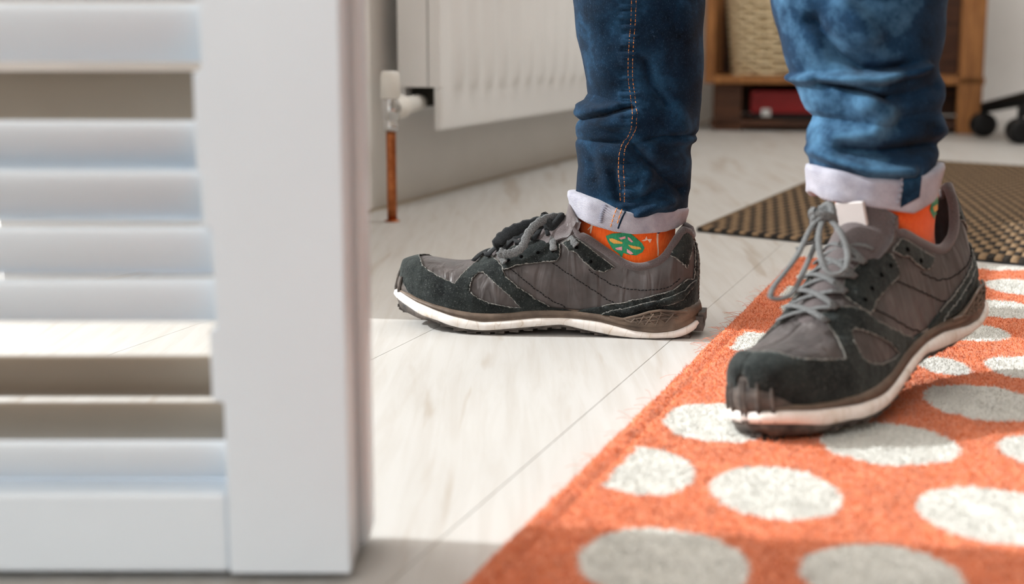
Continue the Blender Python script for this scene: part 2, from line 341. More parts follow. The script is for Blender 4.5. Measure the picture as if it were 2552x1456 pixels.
# stepped right stile as one extruded outline
out = [(-.0, .006)]
poly = [(XR, .006), (XR, TOP), (-.1515, TOP)] + [(x, z) for z, x in sorted(xi, reverse=True)[1:]] + [(-.1462, .006)]
def extrude_xz(poly, y0, y1):
    n = len(poly); V = [(x, y0, z) for x, z in poly]+[(x, y1, z) for x, z in poly]
    Fc = [tuple(range(n)), tuple(range(2*n-1, n-1, -1))]+[(i, i+n, (i+1) % n+n, (i+1) % n) for i in range(n)]
    return MB().add(V, Fc)
sh(extrude_xz(poly, Y0, Y1)).build('stile', shutter_paint, shu, bevel=.004, seg=3)
sh(MB().box((XL, Y0, .006), (XL+.06, Y1, TOP))).build('stile', shutter_paint, shu, bevel=.004, seg=3)
zr = zrow(1232)
sh(MB().box((XL+.0602, Y0+.0012, .006), (-.1464, Y1-.0012, zr))).build('bottom_rail', shutter_paint, shu, bevel=.003, seg=3)
sh(MB().box((XL+.0602, Y0+.001, TOP-.08), (-.1517, Y1-.001, TOP))).build('top_rail', shutter_paint, shu, bevel=.003, seg=3)
def slat(zc, wid, th, tilt, yc, x0, x1, mat=shutter_paint, dz=0, name='louvre'):
    n = 24; V = []
    for ix, x in enumerate((x0, x0+.002, x1-.002, x1)):
        k_ = .75 if ix in (0, 3) else 1
        for j in range(n):
            g = 2*math.pi*j/n; a = wid/2*math.cos(g); b = th/2*math.sin(g)*k_
            yy = yc - a*math.sin(tilt)+b*math.cos(tilt); z_ = zc + a*math.cos(tilt)+b*math.sin(tilt)
            V.append((x, yy, z_ + (dz if ix > 1 else 0)))
    Fc = grid_faces(4, n, True)+[tuple(range(n)), tuple(range(4*n-1, 3*n-1, -1))]
    m = MB().add(V, Fc); sh(m).build(name, mat, shu, smooth=True)
T = math.radians
front = [(2, 152, 30, -.0008), (300, 431, 42, -.001), (430, 568, 42, 0), (570, 702, 24, 0), (703, 822, 18, 0), (1115, 1226, 26, 0)]
ends = [-.1518, -.1538, -.1538, -.1487, -.1487, -.1466]
for (a, b, tl, dz), xe in zip(front, ends):
    za, zb_ = zrow(a), zrow(b); zc = (za+zb_)/2; slat(zc, (za-zb_)*1.04/math.cos(T(tl))-.0015, .0105, T(tl), (Y0+Y1)/2, XL+.0605, xe, dz=dz)
z = zrow(2)+.0145
while z < TOP-.1:                                # the rest of the leaf above the frame
    slat(z, .027, .0095, T(14), (Y0+Y1)/2-.004, XL+.0605, -.1518); z += .026
# leaf folded behind: its stile, rails and steeper louvres
sh(MB().box((-.135, Y2, .006), (-.0775, Y3, TOP))).build('rear_stile', shutter_paint, shu, bevel=.006, seg=4)
sh(MB().box((XL, Y2, .006), (XL+.06, Y3, TOP))).build('rear_stile', shutter_paint, shu, bevel=.004)
sh(MB().box((XL+.0602, Y2+.001, .006), (-.1352, Y3-.001, .040))).build('rear_rail', shutter_paint, shu, bevel=.003)
sh(MB().box((-.150, Y2-.0032, .30), (-.086, Y1+.0002, .305))).build('fold_hinge', chrome, shu)
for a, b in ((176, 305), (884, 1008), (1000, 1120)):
    za, zb_ = zrow(a, .745), zrow(b, .745); slat((za+zb_)/2, (za-zb_)*1.0/math.cos(T(30)), .007, T(32), .752, XL+.0605, -.1355, shutter_shaded, name='rear_louvre')
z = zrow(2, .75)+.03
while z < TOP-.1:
    slat(z, .027, .007, T(20), .752, XL+.0605, -.1355, shutter_shaded, name='rear_louvre'); z += .026

# ================================================================ RUG
def set_attr(me, cols):
    a = me.color_attributes.new('pile', 'FLOAT_COLOR', 'POINT'); a.data.foreach_set('color', np.c_[cols, np.ones(len(cols))].astype(np.float32).ravel())
ORG = np.array(col((228, 130, 84))[:3]); CRM = np.array(col((224, 224, 218))[:3])
dots = [(.145, .976, .0385, .053), (.082, .863, .033, .050), (.158, .818, .0385, .052), (.078, .700, .044, .054), (.275, .777, .042, .051), (.187, .683, .041, .045), (.253, .923, .045, .052),
        (.352, 1.033, .042, .055), (.425, 1.292, .034, .044), (.212, 1.251, .036, .044), (.425, 1.145, .032, .045), (.494, 1.407, .038, .050), (.560, 1.533, .04, .055), (.586, 1.70, .05, .05),
        (.350, .902, .028, .040), (.333, 1.626, .026, .036), (.300, 1.507, .026, .04), (.359, 1.154, .02, .035), (.40, 1.62, .035, .045), (.30, 1.40, .03, .04), (.37, .66, .045, .05),
        (.47, 1.02, .04, .05), (.43, .80, .035, .05), (.62, 1.30, .045, .05), (.55, 1.15, .04, .05), (.70, 1.5, .05, .05), (.56, .92, .045, .05), (.68, 1.1, .045, .05), (.45, .6, .04, .05), (.6, .75, .045, .05), (.75, .9, .045, .05), (.3, .55, .045, .05), (.15, .56, .04, .05), (.05, .57, .04, .045), (.8, 1.3, .05, .05)]
RUG0, RUGE, RS0, RS1 = -.248, .62, .20, 1.782
hsh = rng.random((64, 64))
def vnoise(x, y):
    xi_, yi_ = np.floor(x).astype(int), np.floor(y).astype(int); fx, fy = x-xi_, y-yi_; fx = fx*fx*(3-2*fx); fy = fy*fy*(3-2*fy)
    g = lambda a, b: hsh[a % 64, b % 64]
    return (g(xi_, yi_)*(1-fx)+g(xi_+1, yi_)*fx)*(1-fy)+(g(xi_, yi_+1)*(1-fx)+g(xi_+1, yi_+1)*fx)*fy
def rug_col(x, y, jit=.0012):
    x = x+(vnoise(x*330, y*330)-.5)*jit*3.0; y = y+(vnoise(x*310+9, y*310+5)-.5)*jit*3.0
    ps = x*NV[0]+y*NV[1]
    m = np.zeros_like(x, bool)
    for dx, dy, rx, ry in dots: m |= ((x-dx)/rx)**2+((y-dy)/ry)**2 < 1
    m &= ps > RUG0+.024
    return np.where(m[:, None], CRM, ORG)*(0.92+.16*vnoise(x*60, y*60))[:, None]
def rug_h(p, s):
    d = np.minimum.reduce([p-RUG0, RUGE-p, s-RS0, RS1-s])
    h = .0115*np.sqrt(np.clip(d/.006, 0, 1)*(2-np.clip(d/.006, 0, 1)))
    h = h - .0022*np.exp(-((d-.0165)/.0022)**2)
    x = p*140; y = s*140
    return np.maximum(h+(vnoise(x*4, y*4)-.5)*.0016+(vnoise(x*.6, y*.6)-.5)*.0016, .0004)*np.where(d <= 1e-9, 0.05, 1)
pp = np.concatenate([RUG0+np.array([0, .0006, .0015, .003, .0045]), np.arange(RUG0+.006, .16, .0026), np.linspace(.165, RUGE-.006, 40), [RUGE-.003, RUGE]])
sv = np.concatenate([[RS0, RS0+.003], np.linspace(RS0+.01, .55, 20), np.arange(.555, 1.77, .0026), RS1-np.array([.009, .006, .004, .002, .0008, 0])])
PP, SS = np.meshgrid(pp, sv, indexing='ij'); P1, S1 = PP.ravel(), SS.ravel(); hh = rug_h(P1, S1)
XY = P1[:, None]*NV+S1[:, None]*UV
wob = (vnoise(S1*9, S1*0+3)-.5)*.004*np.exp(-(P1-RUG0)/.03); XY += wob[:, None]*NV
nu, nv = len(pp), len(sv); me = bpy.data.meshes.new('pile_surface')
I, J = np.meshgrid(np.arange(nu-1), np.arange(nv-1), indexing='ij'); q = (I*nv+J).ravel(); quads = np.stack([q, q+nv, q+nv+1, q+1], 1)
def np_mesh(me, V, Q):
    k_ = Q.shape[1]; me.vertices.add(len(V)); me.vertices.foreach_set('co', V.astype(np.float32).ravel())
    me.loops.add(Q.size); me.loops.foreach_set('vertex_index', Q.astype(np.int32).ravel())
    me.polygons.add(len(Q)); me.polygons.foreach_set('loop_start', (np.arange(len(Q))*k_).astype(np.int32)); me.polygons.foreach_set('loop_total', np.full(len(Q), k_, np.int32))
    me.update(calc_edges=True)
np_mesh(me, np.c_[XY, hh], quads); me.shade_smooth(); set_attr(me, rug_col(XY[:, 0], XY[:, 1])); me.materials.append(pile_mat)
rug = empty('spotted_rug', (0, 0, 0), label='orange wool rug with cream dots under the stepping shoe', cat='rug')
link('backing', me, rug)
NF = 150000
fp = rng.uniform(RUG0+.0015, .15, NF); fs = .58+(1.78-.58)*rng.random(NF)**1.35; keep = fp < .16
base = fp[:, None]*NV+fs[:, None]*UV; bz = rug_h(fp, fs)-.0005
an = rng.uniform(0, 2*math.pi, NF); wd = .00042; L_ = rng.uniform(.0014, .0034, NF); lean = rng.normal(0, .0016, (NF, 2))
A = np.c_[base+np.c_[np.cos(an), np.sin(an)]*wd, bz]; B = np.c_[base-np.c_[np.cos(an), np.sin(an)]*wd, bz]; T_ = np.c_[base+lean, bz+L_]
V = np.stack([A, B, T_], 1).reshape(-1, 3); me = bpy.data.meshes.new('pile_fibres'); np_mesh(me, V, np.arange(NF*3).reshape(-1, 3))
cc = rug_col(base[:, 0], base[:, 1])*rng.uniform(.85, 1.18, (NF, 1)); set_attr(me, np.repeat(np.clip(cc, 0, .95), 3, 0)); me.materials.append(pile_mat)
link('pile_fibres', me, rug, kind='stuff')
hb = MB()
for i in range(70):                                 # stray hairs along the bound edge
    s = random.choice([random.uniform(1.2, 1.42), random.uniform(.8, 1.6)]); p0 = RUG0+.001
    q = Vector(W(p0, s, .007)); d = Vector((-random.uniform(.3, 1), random.uniform(-.4, .8), random.uniform(.1, .9))).normalized()
    Lh = random.uniform(.008, .020); pts = [q+d*Lh*t+Vector((0, 0, -.006*t*t))+Vector((math.sin(5*t+i), math.cos(4*t+i), 0))*.0012*t for t in np.linspace(0, 1, 6)]
    hb.tube(pts, .00012, 3, cap=False)
o = hb.build('stray_hairs', pile_mat, rug, kind='stuff'); set_attr(o.data, np.tile(ORG, (len(o.data.vertices), 1)))

# ================================================================ WOVEN DOORMAT
A0 = np.array(at_z(1736, 578)[:2]); A1 = np.array(at_z(2420, 650)[:2]); ex = (A1-A0)/np.linalg.norm(A1-A0); ey = np.array([.40, .917]); 
CW = .0105; nx, ny = 62, 150
cols_, V, Q = [], [], []
DK, LT = np.array(col((50, 46, 42))[:3]), np.array(col((140, 116, 90))[:3])
for i in range(nx):
    for j in range(ny):
        dark = (i + j//4) % 2 == 0
        if i in (0,) or j in (0,): dark = (i+j) % 2 == 0
        hgt = .0066 if dark else .0070
        o_ = len(V)
        for a, b, h in ((0, 0, 0), (1, 0, 0), (1, 1, 0), (0, 1, 0), (.04, .02, 1), (.96, .02, 1), (.96, .98, 1), (.04, .98, 1)):
            q2 = A0+ex*CW*(i+a)+ey*CW*(j+b)*.9; V.append((q2[0], q2[1], .003 if h == 0 else hgt)); cols_.append(DK if dark else LT*(.9+.2*hsh[i % 64, j % 64]))
        Q += [(o_+4, o_+5, o_+6, o_+7), (o_, o_+1, o_+5, o_+4), (o_+1, o_+2, o_+6, o_+5), (o_+2, o_+3, o_+7, o_+6), (o_+3, o_, o_+4, o_+7)]
dm = empty('doormat', (0, 0, 0), label='brown and black checkered woven mat on the floor beyond the orange rug', cat='mat')
me = bpy.data.meshes.new('woven_loops'); np_mesh(me, np.array(V), np.array(Q)); set_attr(me, np.array(cols_)); me.materials.append(mat_mat); link('woven_loops', me, dm, kind='stuff')
e1 = A0+ex*CW*nx; e2 = e1+ey*CW*.9*ny; e3 = A0+ey*CW*.9*ny
MB().add([(*A0, .0), (*e1, .0), (*e2, .0), (*e3, .0), (*A0, .0032), (*e1, .0032), (*e2, .0032), (*e3, .0032)], [(3, 2, 1, 0), (4, 5, 6, 7), (0, 1, 5, 4), (1, 2, 6, 5), (2, 3, 7, 6), (3, 0, 4, 7)]).build('backing', black_pl, dm)

# ================================================================ FURNITURE AT THE BACK
XA = at_y(1752, 320, 4.45)[0]
FO = Vector((float(XA), 4.45, 0)); FR = math.atan2(-.22, .975)
shelf = empty('shelf_unit', FO, FR, label='low pine shelf stand at the back of the room', cat='shelf')
WD, DP = .83, .38
zb1 = .158
MB().box((0, 0, zb1-.012), (WD, DP, zb1+.012)).build('shelf_board', wood, shelf, bevel=.003)
MB().box((.02, .02, .012), (WD-.02, DP, .035)).build('bottom_board', dwood, shelf, bevel=.003)
MB().box((0.03, .02, 0), (.115, .06, zb1-.012)).build('front_support', dwood, shelf, bevel=.003)
MB().box((0.0, .0, zb1+.012), (.03, .05, .95)).build('post', wood, shelf, bevel=.003)
MB().box((0.0, DP-.04, 0), (.03, DP, .95)).build('post', wood, shelf, bevel=.003)
MB().box((WD-.075, .0, 0), (WD-.005, .05, .95)).build('post', wood, shelf, bevel=.003)
MB().box((WD-.03, DP-.04, 0), (WD, DP, .95)).build('post', wood, shelf, bevel=.003)
MB().box((0, 0, .93), (WD, DP, .955)).build('top_board', wood, shelf, bevel=.003)
MB().box((.01, DP-.012, .04), (WD-.01, DP-.002, .7)).build('back_panel', dwood, shelf)
# basket
bk = empty('wicker_basket', shelf.matrix_world @ Vector((0, 0, 0)) if False else (FO+Matrix.Rotation(FR, 3, 'Z') @ Vector((.33, .155, zb1+.0125))), FR, label='pale wicker basket standing on the pine shelf between the legs', cat='basket')
hw0, hw1, hd, bh = .245, .275, .13, .30
m = MB(); nr = 20
def ringpt(t, hw, hdd):   # rounded rectangle
    a = 2*math.pi*t; c_, s_ = math.cos(a), math.sin(a); e = .35
    return math.copysign(abs(c_)**e, c_)*hw, math.copysign(abs(s_)**e, s_)*hdd
for r in range(nr):
    z_ = .006+bh*r/nr; hw = hw0+(hw1-hw0)*r/nr; hd_ = hd+.015*r/nr
    pts = []
    for i_ in range(121):
        x, y = ringpt(i_/120, hw, hd_); of = .005*(1 if (i_//4+r) % 2 else -1); L0 = math.hypot(x, y); pts.append((x*(1+of/L0), y*(1+of/L0), z_))
    m.tube(pts, .0066, 6, cap=False)
m.build('woven_side', wicker, bk, smooth=True, kind='stuff')
m = MB()
for i_ in range(40):
    x, y = ringpt(i_/40, hw0, hd); x1, y1 = ringpt(i_/40, hw1, hd+.015); m.tube([(x, y, 0), (x1, y1, bh)], .004, 5)
m.build('stakes', wicker, bk, smooth=True, kind='stuff')
MB().tube([(*ringpt(i_/60, hw1+.004, hd+.019), bh) for i_ in range(61)], .011, 8, cap=False).build('rim', wicker, bk, smooth=True)
MB().box((-hw0*.97, -hd*.95, -.0), (hw0*.97, hd*.95, .006)).build('base', wicker, bk)
inn = MB(); 
for r in range(2):
    pass
pts0 = [ringpt(i_/60, hw0-.008, hd-.008) for i_ in range(60)]; pts1 = [ringpt(i_/60, hw1-.008, hd+.007) for i_ in range(60)]
mesh('inner_wall', [(x, y, .004) for x, y in pts0]+[(x, y, bh) for x, y in pts1], [(i_, (i_+1) % 60, 60+(i_+1) % 60, 60+i_) for i_ in range(60)], dwood, bk)  # dark colour puts shade into the gaps of the weave
# red box below
rb = empty('red_box', FO+Matrix.Rotation(FR, 3, 'Z') @ Vector((.33, .16, .035)), FR, label='flat red box on the lower shelf under the wicker basket', cat='box')
MB().box((-.19, -.11, .018), (.19, .11, .088)).build('lid', red_m, rb, bevel=.004)
MB().box((-.185, -.105, 0), (.185, .105, .018)).build('tray', black_pl, rb, bevel=.002)
MB().box((-.155, -.117, .008), (-.125, -.1102, .034)).build('latch', chrome, rb, bevel=.002)
# swivel chair base seen at the right edge
cx, cy = float(at_y(2655, 250, 3.9)[0]), 3.9
chair = empty('swivel_chair', (cx, cy, 0), 0, label='black swivel chair base on castors at the far right', cat='chair')
for i_ in range(5):
    a = math.radians(188+72*i_); d = Vector((math.cos(a), math.sin(a), 0)); e = d*.30*(.42 if i_ == 0 else 1)
    MB().tube([(0, 0, .135), tuple(d*.10+Vector((0, 0, .125))) if i_ else tuple(e*.5+Vector((0, 0, .12))), tuple(e+Vector((0, 0, .085)))], [.026, .022, .016], 8).build('leg', black_pl, chair, smooth=True)
    wz = Vector((e.x, e.y, 0)); sdv = Vector((0, 1, 0))
    MB().lathe([(-.026, .02), (-.024, .034), (-.004, .036), (-.003, .02), (.003, .02), (.004, .036), (.024, .034), (.026, .02)], (wz.x, wz.y, .036), 'y', 22).tube([(wz.x, wz.y, .05), (wz.x, wz.y, .09)], .01, 8).build('castor', black_pl, chair, smooth=True)
MB().lathe([(.10, .035), (.16, .035), (.17, .02), (.42, .018)], (0, 0, 0)).build('gas_column', black_pl, chair, smooth=True)
MB().lathe([(.42, .05), (.43, .22), (.46, .25), (.50, .24), (.51, .15)], (0, 0, 0), n=32).build('seat', black_pl, chair, smooth=True)

# ================================================================ SNEAKERS  (local frame: X heel->toe, Y to the wearer's left, Z up)
YAW1 = math.atan2(.2, -.98); SO = np.array([.1805, 1.3405]); AX = np.array([-.98, .2]); AX /= np.linalg.norm(AX); BX = np.array([-AX[1], AX[0]])
def pxLZ(px, py, Y):
    r = ray(px, py); t = (SO@BX+Y)/(r[:2]@BX); P = r[:2]*t; return (float((P-SO)@AX), float(r[2]*t+HC))
wt = np.array([(0, 0), (.002, .011), (.006, .0185), (.012, .0245), (.022, .0305), (.04, .0345), (.06, .0350), (.09, .0335), (.12, .0345), (.155, .0395), (.19, .0455), (.215, .0475), (.235, .0465), (.255, .0415), (.272, .034), (.285, .0255), (.293, .0175), (.298, .0095), (.300, 0)])
def wS(L): return float(np.interp(L, wt[:, 0], wt[:, 1]))
def table(pl, yf=.95, y0=None):
    out = []
    for x, y in pl:
        L, z = pxLZ(x, y, .035)
        for _ in range(4): L, z = pxLZ(x, y, wS(min(max(L, 0), .3))*yf if y0 is None else y0)
        out.append((min(max(L, 0), .3), z))
    out.sort(); a = np.array(out); return a
ZJ = table([(976, 713), (1010, 731), (1036, 747), (1083, 765), (1136, 779), (1172, 785), (1226, 787), (1279, 784), (1311, 779), (1375, 777), (1436, 779), (1516, 790), (1553, 797), (1595, 792), (1641, 784), (1688, 780), (1739, 760), (1748, 752)])
ZT = table([(976, 716), (1011, 736), (1036, 753), (1118, 787), (1172, 800), (1204, 805), (1261, 802), (1340, 795), (1400, 795), (1446, 798), (1492, 804), (1537, 816), (1583, 828), (1629, 833), (1660, 831), (1690, 825), (1728, 806), (1750, 784)])
ZW = table([(976, 737), (1011, 761), (1054, 790), (1092, 802), (1118, 813), (1154, 822), (1199, 827), (1235, 826), (1279, 822), (1340, 817), (1400, 812), (1430, 819), (1464, 827), (1522, 839), (1583, 846), (1629, 847), (1690, 845), (1721, 832), (1744, 808), (1751, 790)])
ZO = table([(976, 742), (985, 764), (1010, 784), (1040, 798), (1092, 809), (1118, 818), (1154, 829), (1199, 833), (1235, 833), (1279, 829), (1340, 823), (1400, 819), (1430, 825), (1464, 832), (1522, 842), (1583, 847.5), (1629, 848.5), (1690, 847), (1721, 842), (1744, 826), (1756, 806)])
zo_min = ZO[:, 1].min()
CR = table([(975, 703), (979, 683), (990, 666), (1010, 651), (1045, 641), (1075, 645), (1110, 652), (1150, 655), (1190, 650), (1230, 635), (1270, 618), (1320, 597), (1370, 577), (1420, 556), (1440, 550)], y0=0.)
CO = table([(1428, 587), (1460, 598), (1491, 620), (1522, 641), (1554, 662), (1577, 670), (1601, 671), (1632, 662), (1652, 651), (1667, 634), (1679, 615), (1695, 596), (1710, 584)], y0=.028)
tabl = np.array(table([(1712, 566), (1722, 568), (1735, 588), (1744, 610)], y0=.0)); CO = np.array(sorted(list(map(tuple, tabl))+list(map(tuple, CO))))
def sm(T_, L): return float(np.interp(L, T_[:, 0], T_[:, 1]))
def gs(zf, L, k=.004): return (zf(L-k)+2*zf(L)+zf(L+k))/4
zJ = lambda L: gs(lambda l: sm(ZJ, l), L)-zo_min; zT = lambda L: gs(lambda l: sm(ZT, l), L)-zo_min
zW = lambda L: gs(lambda l: sm(ZW, l), L)-zo_min; zO = lambda L: max(0, gs(lambda l: sm(ZO, l), L)-zo_min)
zC = lambda L: (gs(lambda l: sm(CR, l), L, .006) if L < .285 else sm(CR, L))-zo_min; zN = lambda L: gs(lambda l: sm(CO, l), L, .003)-zo_min
LT0, LT1 = .116, .134
def Htop(L):
    hv = zJ(L)+(zN(L)-zJ(L))*(1.5 if L > .03 else 1.5-.4*(1-L/.03)); hc = zC(L)
    t = min(1, max(0, (L-LT0)/(LT1-LT0))); return hv*(1-t)+hc*t
def cut(L):       # 1 = closed at the crown
    if L >= LT1: return 1.
    h = Htop(L)-zJ(L); return min(1., max(.3, (zN(L)-zJ(L))/h)) if L < LT0 else min(1, ((zN(L)-zJ(L))/h)*(1-(L-LT0)/(LT1-LT0))+(L-LT0)/(LT1-LT0))
def wU(L): return wS(min(.3, max(0, (L-.002)*(.3/.2955))))*.955
PQ = 2.35
def surf(L, e, side=1, off=0.):
    """e = 0 at the sole joint, 1 at the crown"""
    def base(L, e):
        th = e*math.pi/2; h = Htop(L)-zJ(L)
        pw = PQ+.5*min(1, max(0, (L-.2)/.08))
        fz = math.sin(th)**(2/pw)
        return np.array([L+.011*max(0, (fz-.5)/.5)**2*max(0, 1-L/.05), side*wU(L)*max(math.cos(th), 0)**(2/pw), zJ(L)+h*fz])
    P = base(L, e)
    if off:
        a = base(min(L+.0015, .2975), e)-base(max(L-.0015, .0025), e); b = base(L, min(e+.01, 1))-base(L, max(e-.01, 0))
        n = np.cross(a, b)*side; ln = np.linalg.norm(n); n = n/ln if ln > 1e-12 else np.array([0, 0, 1.]); cc_ = np.array([min(max(L, .035), .262), 0, zJ(L)+.35*(Htop(L)-zJ(L))]); P = P+n*off*(1 if n@(P-cc_) > 0 else -1)
    return P
def e_cut(L):
    pw = PQ; c = cut(L); return 1. if c >= 1 else math.asin(min(1, c)**(pw/2))/(math.pi/2)
# lookup picture -> (L, e) on the near side of the planted shoe
LG = .003+(.2975-.003)*(.5-.5*np.cos(np.linspace(0, math.pi, 260))); EG = np.linspace(0, 1, 90)
SG = np.array([[surf(L, e) for e in EG] for L in LG]); WG = SG[..., 0:1]*AX+SG[..., 1:2]*BX+SO
PG = proj(np.concatenate([WG, SG[..., 2:3]], 2).reshape(-1, 3)).reshape(len(LG), len(EG), 2)
def pxLE(px, py):
    d = (PG[..., 0]-px)**2+(PG[..., 1]-py)**2; i, j = np.unravel_index(d.argmin(), d.shape); return (float(LG[i]), float(EG[j]))
YS = .10     # scale of e so that (L, e*YS) is roughly isometric
def fill2d(poly, holes=(), step=.0028):
    pts = []; edg = []
    for pl in (poly,)+tuple(holes):
        n0 = len(pts); q = []
        for i in range(len(pl)):
            a, b = np.array(pl[i]), np.array(pl[(i+1) % len(pl)]); k_ = max(1, int(np.linalg.norm(b-a)/step))
            q += [tuple(a+(b-a)*t/k_) for t in range(k_)]
        pts += q; edg += [(n0+i, n0+(i+1) % len(q)) for i in range(len(q))]
    def inside(x, y, pl):
        r = False; n = len(pl)
        for i in range(n):
            (x1, y1), (x2, y2) = pl[i], pl[(i+1) % n]
            if (y1 > y) != (y2 > y) and x < (x2-x1)*(y-y1)/(y2-y1)+x1: r = not r
        return r
    A = np.array(poly); lo, hi = A.min(0), A.max(0); nb = len(pts)
    for x in np.arange(lo[0], hi[0], step):
        for y in np.arange(lo[1], hi[1], step):
            x_, y_ = x+random.uniform(-.3, .3)*step*.5, y+random.uniform(-.3, .3)*step*.5
            if inside(x_, y_, poly) and not any(inside(x_, y_, h) for h in holes): pts.append((x_, y_))
    r = delaunay_2d_cdt([Vector(p) for p in pts], edg, [], 0, 1e-6)
    V, Fc = r[0], []
    for f in r[2]:
        c_ = sum((V[i] for i in f), Vector((0, 0)))/len(f)
        if inside(c_.x, c_.y, poly) and not any(inside(c_.x, c_.y, h) for h in holes): Fc.append(list(f))
    return [tuple(v) for v in V], Fc
def shell_from(V2, Fc, f_out, f_in):
    """open skin f_out plus a rim down to f_in"""
    V = [f_out(*v) for v in V2]; cnt = {}
    for f in Fc:
        for i in range(len(f)):
            a, b = f[i], f[(i+1) % len(f)]; cnt.setdefault((min(a, b), max(a, b)), []).append((a, b))
    rim = [v[0] for v in cnt.values() if len(v) == 1]; ids = {}
    for a, b in rim:
        for i in (a, b):
            if i not in ids: ids[i] = len(V); V.append(f_in(*V2[i]))
    return V, [tuple(f) for f in Fc]+[(b, a, ids[a], ids[b]) for a, b in rim]
def px_poly(pl): return [(lambda q: (q[0], q[1]*YS))(pxLE(*p)) for p in pl]

SHARED = {}
def overlay_data(name, pl, holes=(), off=.0016, mat=suede, edge=True, local=False):
    P = pl if local else px_poly(pl); Hh = [px_poly(h) for h in holes]
    V2, Fc = fill2d(P, Hh); V, Q = [], []
    for side in (1, -1):
        v, q = shell_from(V2, Fc, lambda L, y: surf(L, min(1, y/YS), side, off), lambda L, y: surf(L, min(1, y/YS), side, -.0006))
        o_ = len(V); V += [tuple(x) for x in v]; Q += [tuple(i+o_ for i in (f if side == 1 else f[::-1])) for f in q]
        SHARED[name+(':1' if side == 1 else ':2')] = ([tuple(x) for x in v], [tuple(f if side == 1 else f[::-1]) for f in q], mat)
    SHARED[name] = (V, Q, mat)
    if edge:
        for side in (1, -1):
            m = MB()
            for lp in (P,)+tuple(Hh):
                path = []
                for i in range(len(lp)):
                    a, b = np.array(lp[i]), np.array(lp[(i+1) % len(lp)])
                    if (a[1] < .004 and b[1] < .004) or (a[1] > .097 and b[1] > .097) or (a[0] > .29 and b[0] > .29):
                        if len(path) > 3: m.tube(path, [.00035+.0005*random.random() for _ in path], 5)
                        path = []; continue
                    k_ = max(1, int(np.linalg.norm(b-a)/.0016))
                    for t in range(k_):
                        q = a+(b-a)*t/k_; path.append(tuple(surf(q[0], min(1, q[1]/YS), side, off*.75)+rng.normal(0, .00022, 3)))
                if len(path) > 3: m.tube(path, [.00035+.0005*random.random() for _ in path], 5)
            SHARED[name+(':1' if side == 1 else ':2')+'_edge'] = (m.v, m.f, fray)
B_ = lambda pl: pl
cap = [(976, 714), (980, 690), (1003, 655), (1040, 642), (1048, 650), (1052, 662), (1065, 674), (1083, 685), (1111, 699), (1136, 708), (1150, 690), (1180, 663), (1205, 643), (1222, 641), (1240, 650), (1250, 664), (1262, 690), (1290, 716), (1330, 746), (1375, 768), (1430, 774), (1520, 790), (1436, 782), (1375, 779), (1311, 781), (1226, 789), (1136, 781), (1083, 767), (1036, 749), (1010, 733)]
win = [(1172, 728), (1172, 712), (1180, 694), (1192, 680), (1207, 681), (1225, 697), (1245, 715), (1290, 757), (1297, 766), (1260, 764), (1220, 756), (1190, 745)]
# the cap's own polygon in (L, e): close it over the crown
pc = px_poly(cap); wnp = [win]
for i, (L, y) in enumerate(pc):
    if i in (2, 3): pc[i] = (L, YS)
pc = [(.2965, 0), (.2968, .05), (.294, YS), (pc[3][0], YS)] + pc[4:12] + pc[12:22] + [(l, 0.) for l, _ in pc[22:]]
def overlay2(name, P, holes, **kw):
    overlay_data(name, P, holes, local=True, **kw)
overlay2('toe_cap', pc, wnp)
overlay_data('eyestay', [(1247, 645), (1256, 628), (1290, 613), (1330, 602), (1385, 597), (1396, 612), (1394, 638), (1385, 651), (1340, 655), (1290, 661), (1255, 673), (1248, 660)], off=.0022)
overlay_data('rear_eyestay', [(1402, 606), (1426, 600), (1450, 607), (1480, 628), (1520, 656), (1534, 668), (1505, 676), (1482, 672), (1450, 645), (1420, 625)])
hc = px_poly([(1436, 781), (1461, 772), (1499, 766), (1531, 757), (1576, 747), (1629, 737), (1675, 725), (1728, 697)])
overlay2('heel_counter', [(l, 0.) if i == 0 else (l, y) for i, (l, y) in enumerate(hc)]+[(.0045, .052), (.0032, .045), (.0032, 0.)], [])
overlay2('counter_band', [(pxLE(*p)[0], pxLE(*p)[1]*YS) for p in [(1500, 786), (1545, 772), (1600, 758), (1665, 742), (1705, 722), (1732, 698), (1728, 712), (1700, 745), (1650, 762), (1600, 772), (1550, 787)]], [], off=.0030)
ec = lambda L: e_cut(L)*YS*.97
hp = px_poly([(1674, 636), (1692, 652), (1712, 668)])
overlay2('heel_tab', [(hp[0][0], min(hp[0][1], ec(hp[0][0]))), hp[1], hp[2], (.0034, .060), (.0034, ec(.004)*.98), (.010, ec(.010)), (.016, ec(.016)), (.022, ec(.022))], [])
# upper shell
def upper_mesh():
    Ls = list(LG[::2]); ne = 34; V, Fc = [], []
    for L in Ls:
        c_ = e_cut(L)
        for s_ in (1, -1):
            for j in range(ne): V.append(tuple(surf(L, c_*j/(ne-1), s_)))
    n = len(Ls)
    for i in range(n-1):
        for s_ in (0, 1):
            for j in range(ne-1):
                a = (i*2+s_)*ne+j; b = ((i+1)*2+s_)*ne+j; Fc.append((a, a+1, b+1, b) if s_ else (a, b, b+1, a+1))
    for s_ in ((0, 1),):                # close the heel and the toe
        for i in (0, n-1):
            for j in range(ne-1): a = i*2*ne+j; b = (i*2+1)*ne+j; Fc.append((a, a+1, b+1, b))
    out = []
    for f in Fc:
        q = [np.array(V[i]) for i in f]; c_ = sum(q)/4; nn = np.cross(q[2]-q[0], q[3]-q[1]); L = c_[0]
        o_ = np.array([min(max(L, .035), .262), 0, zJ(L)+.35*(Htop(L)-zJ(L))]); out.append(f if nn@(c_-o_) > 0 else f[::-1])
    return V, out
SHARED['upper'] = (*upper_mesh(), nylon)
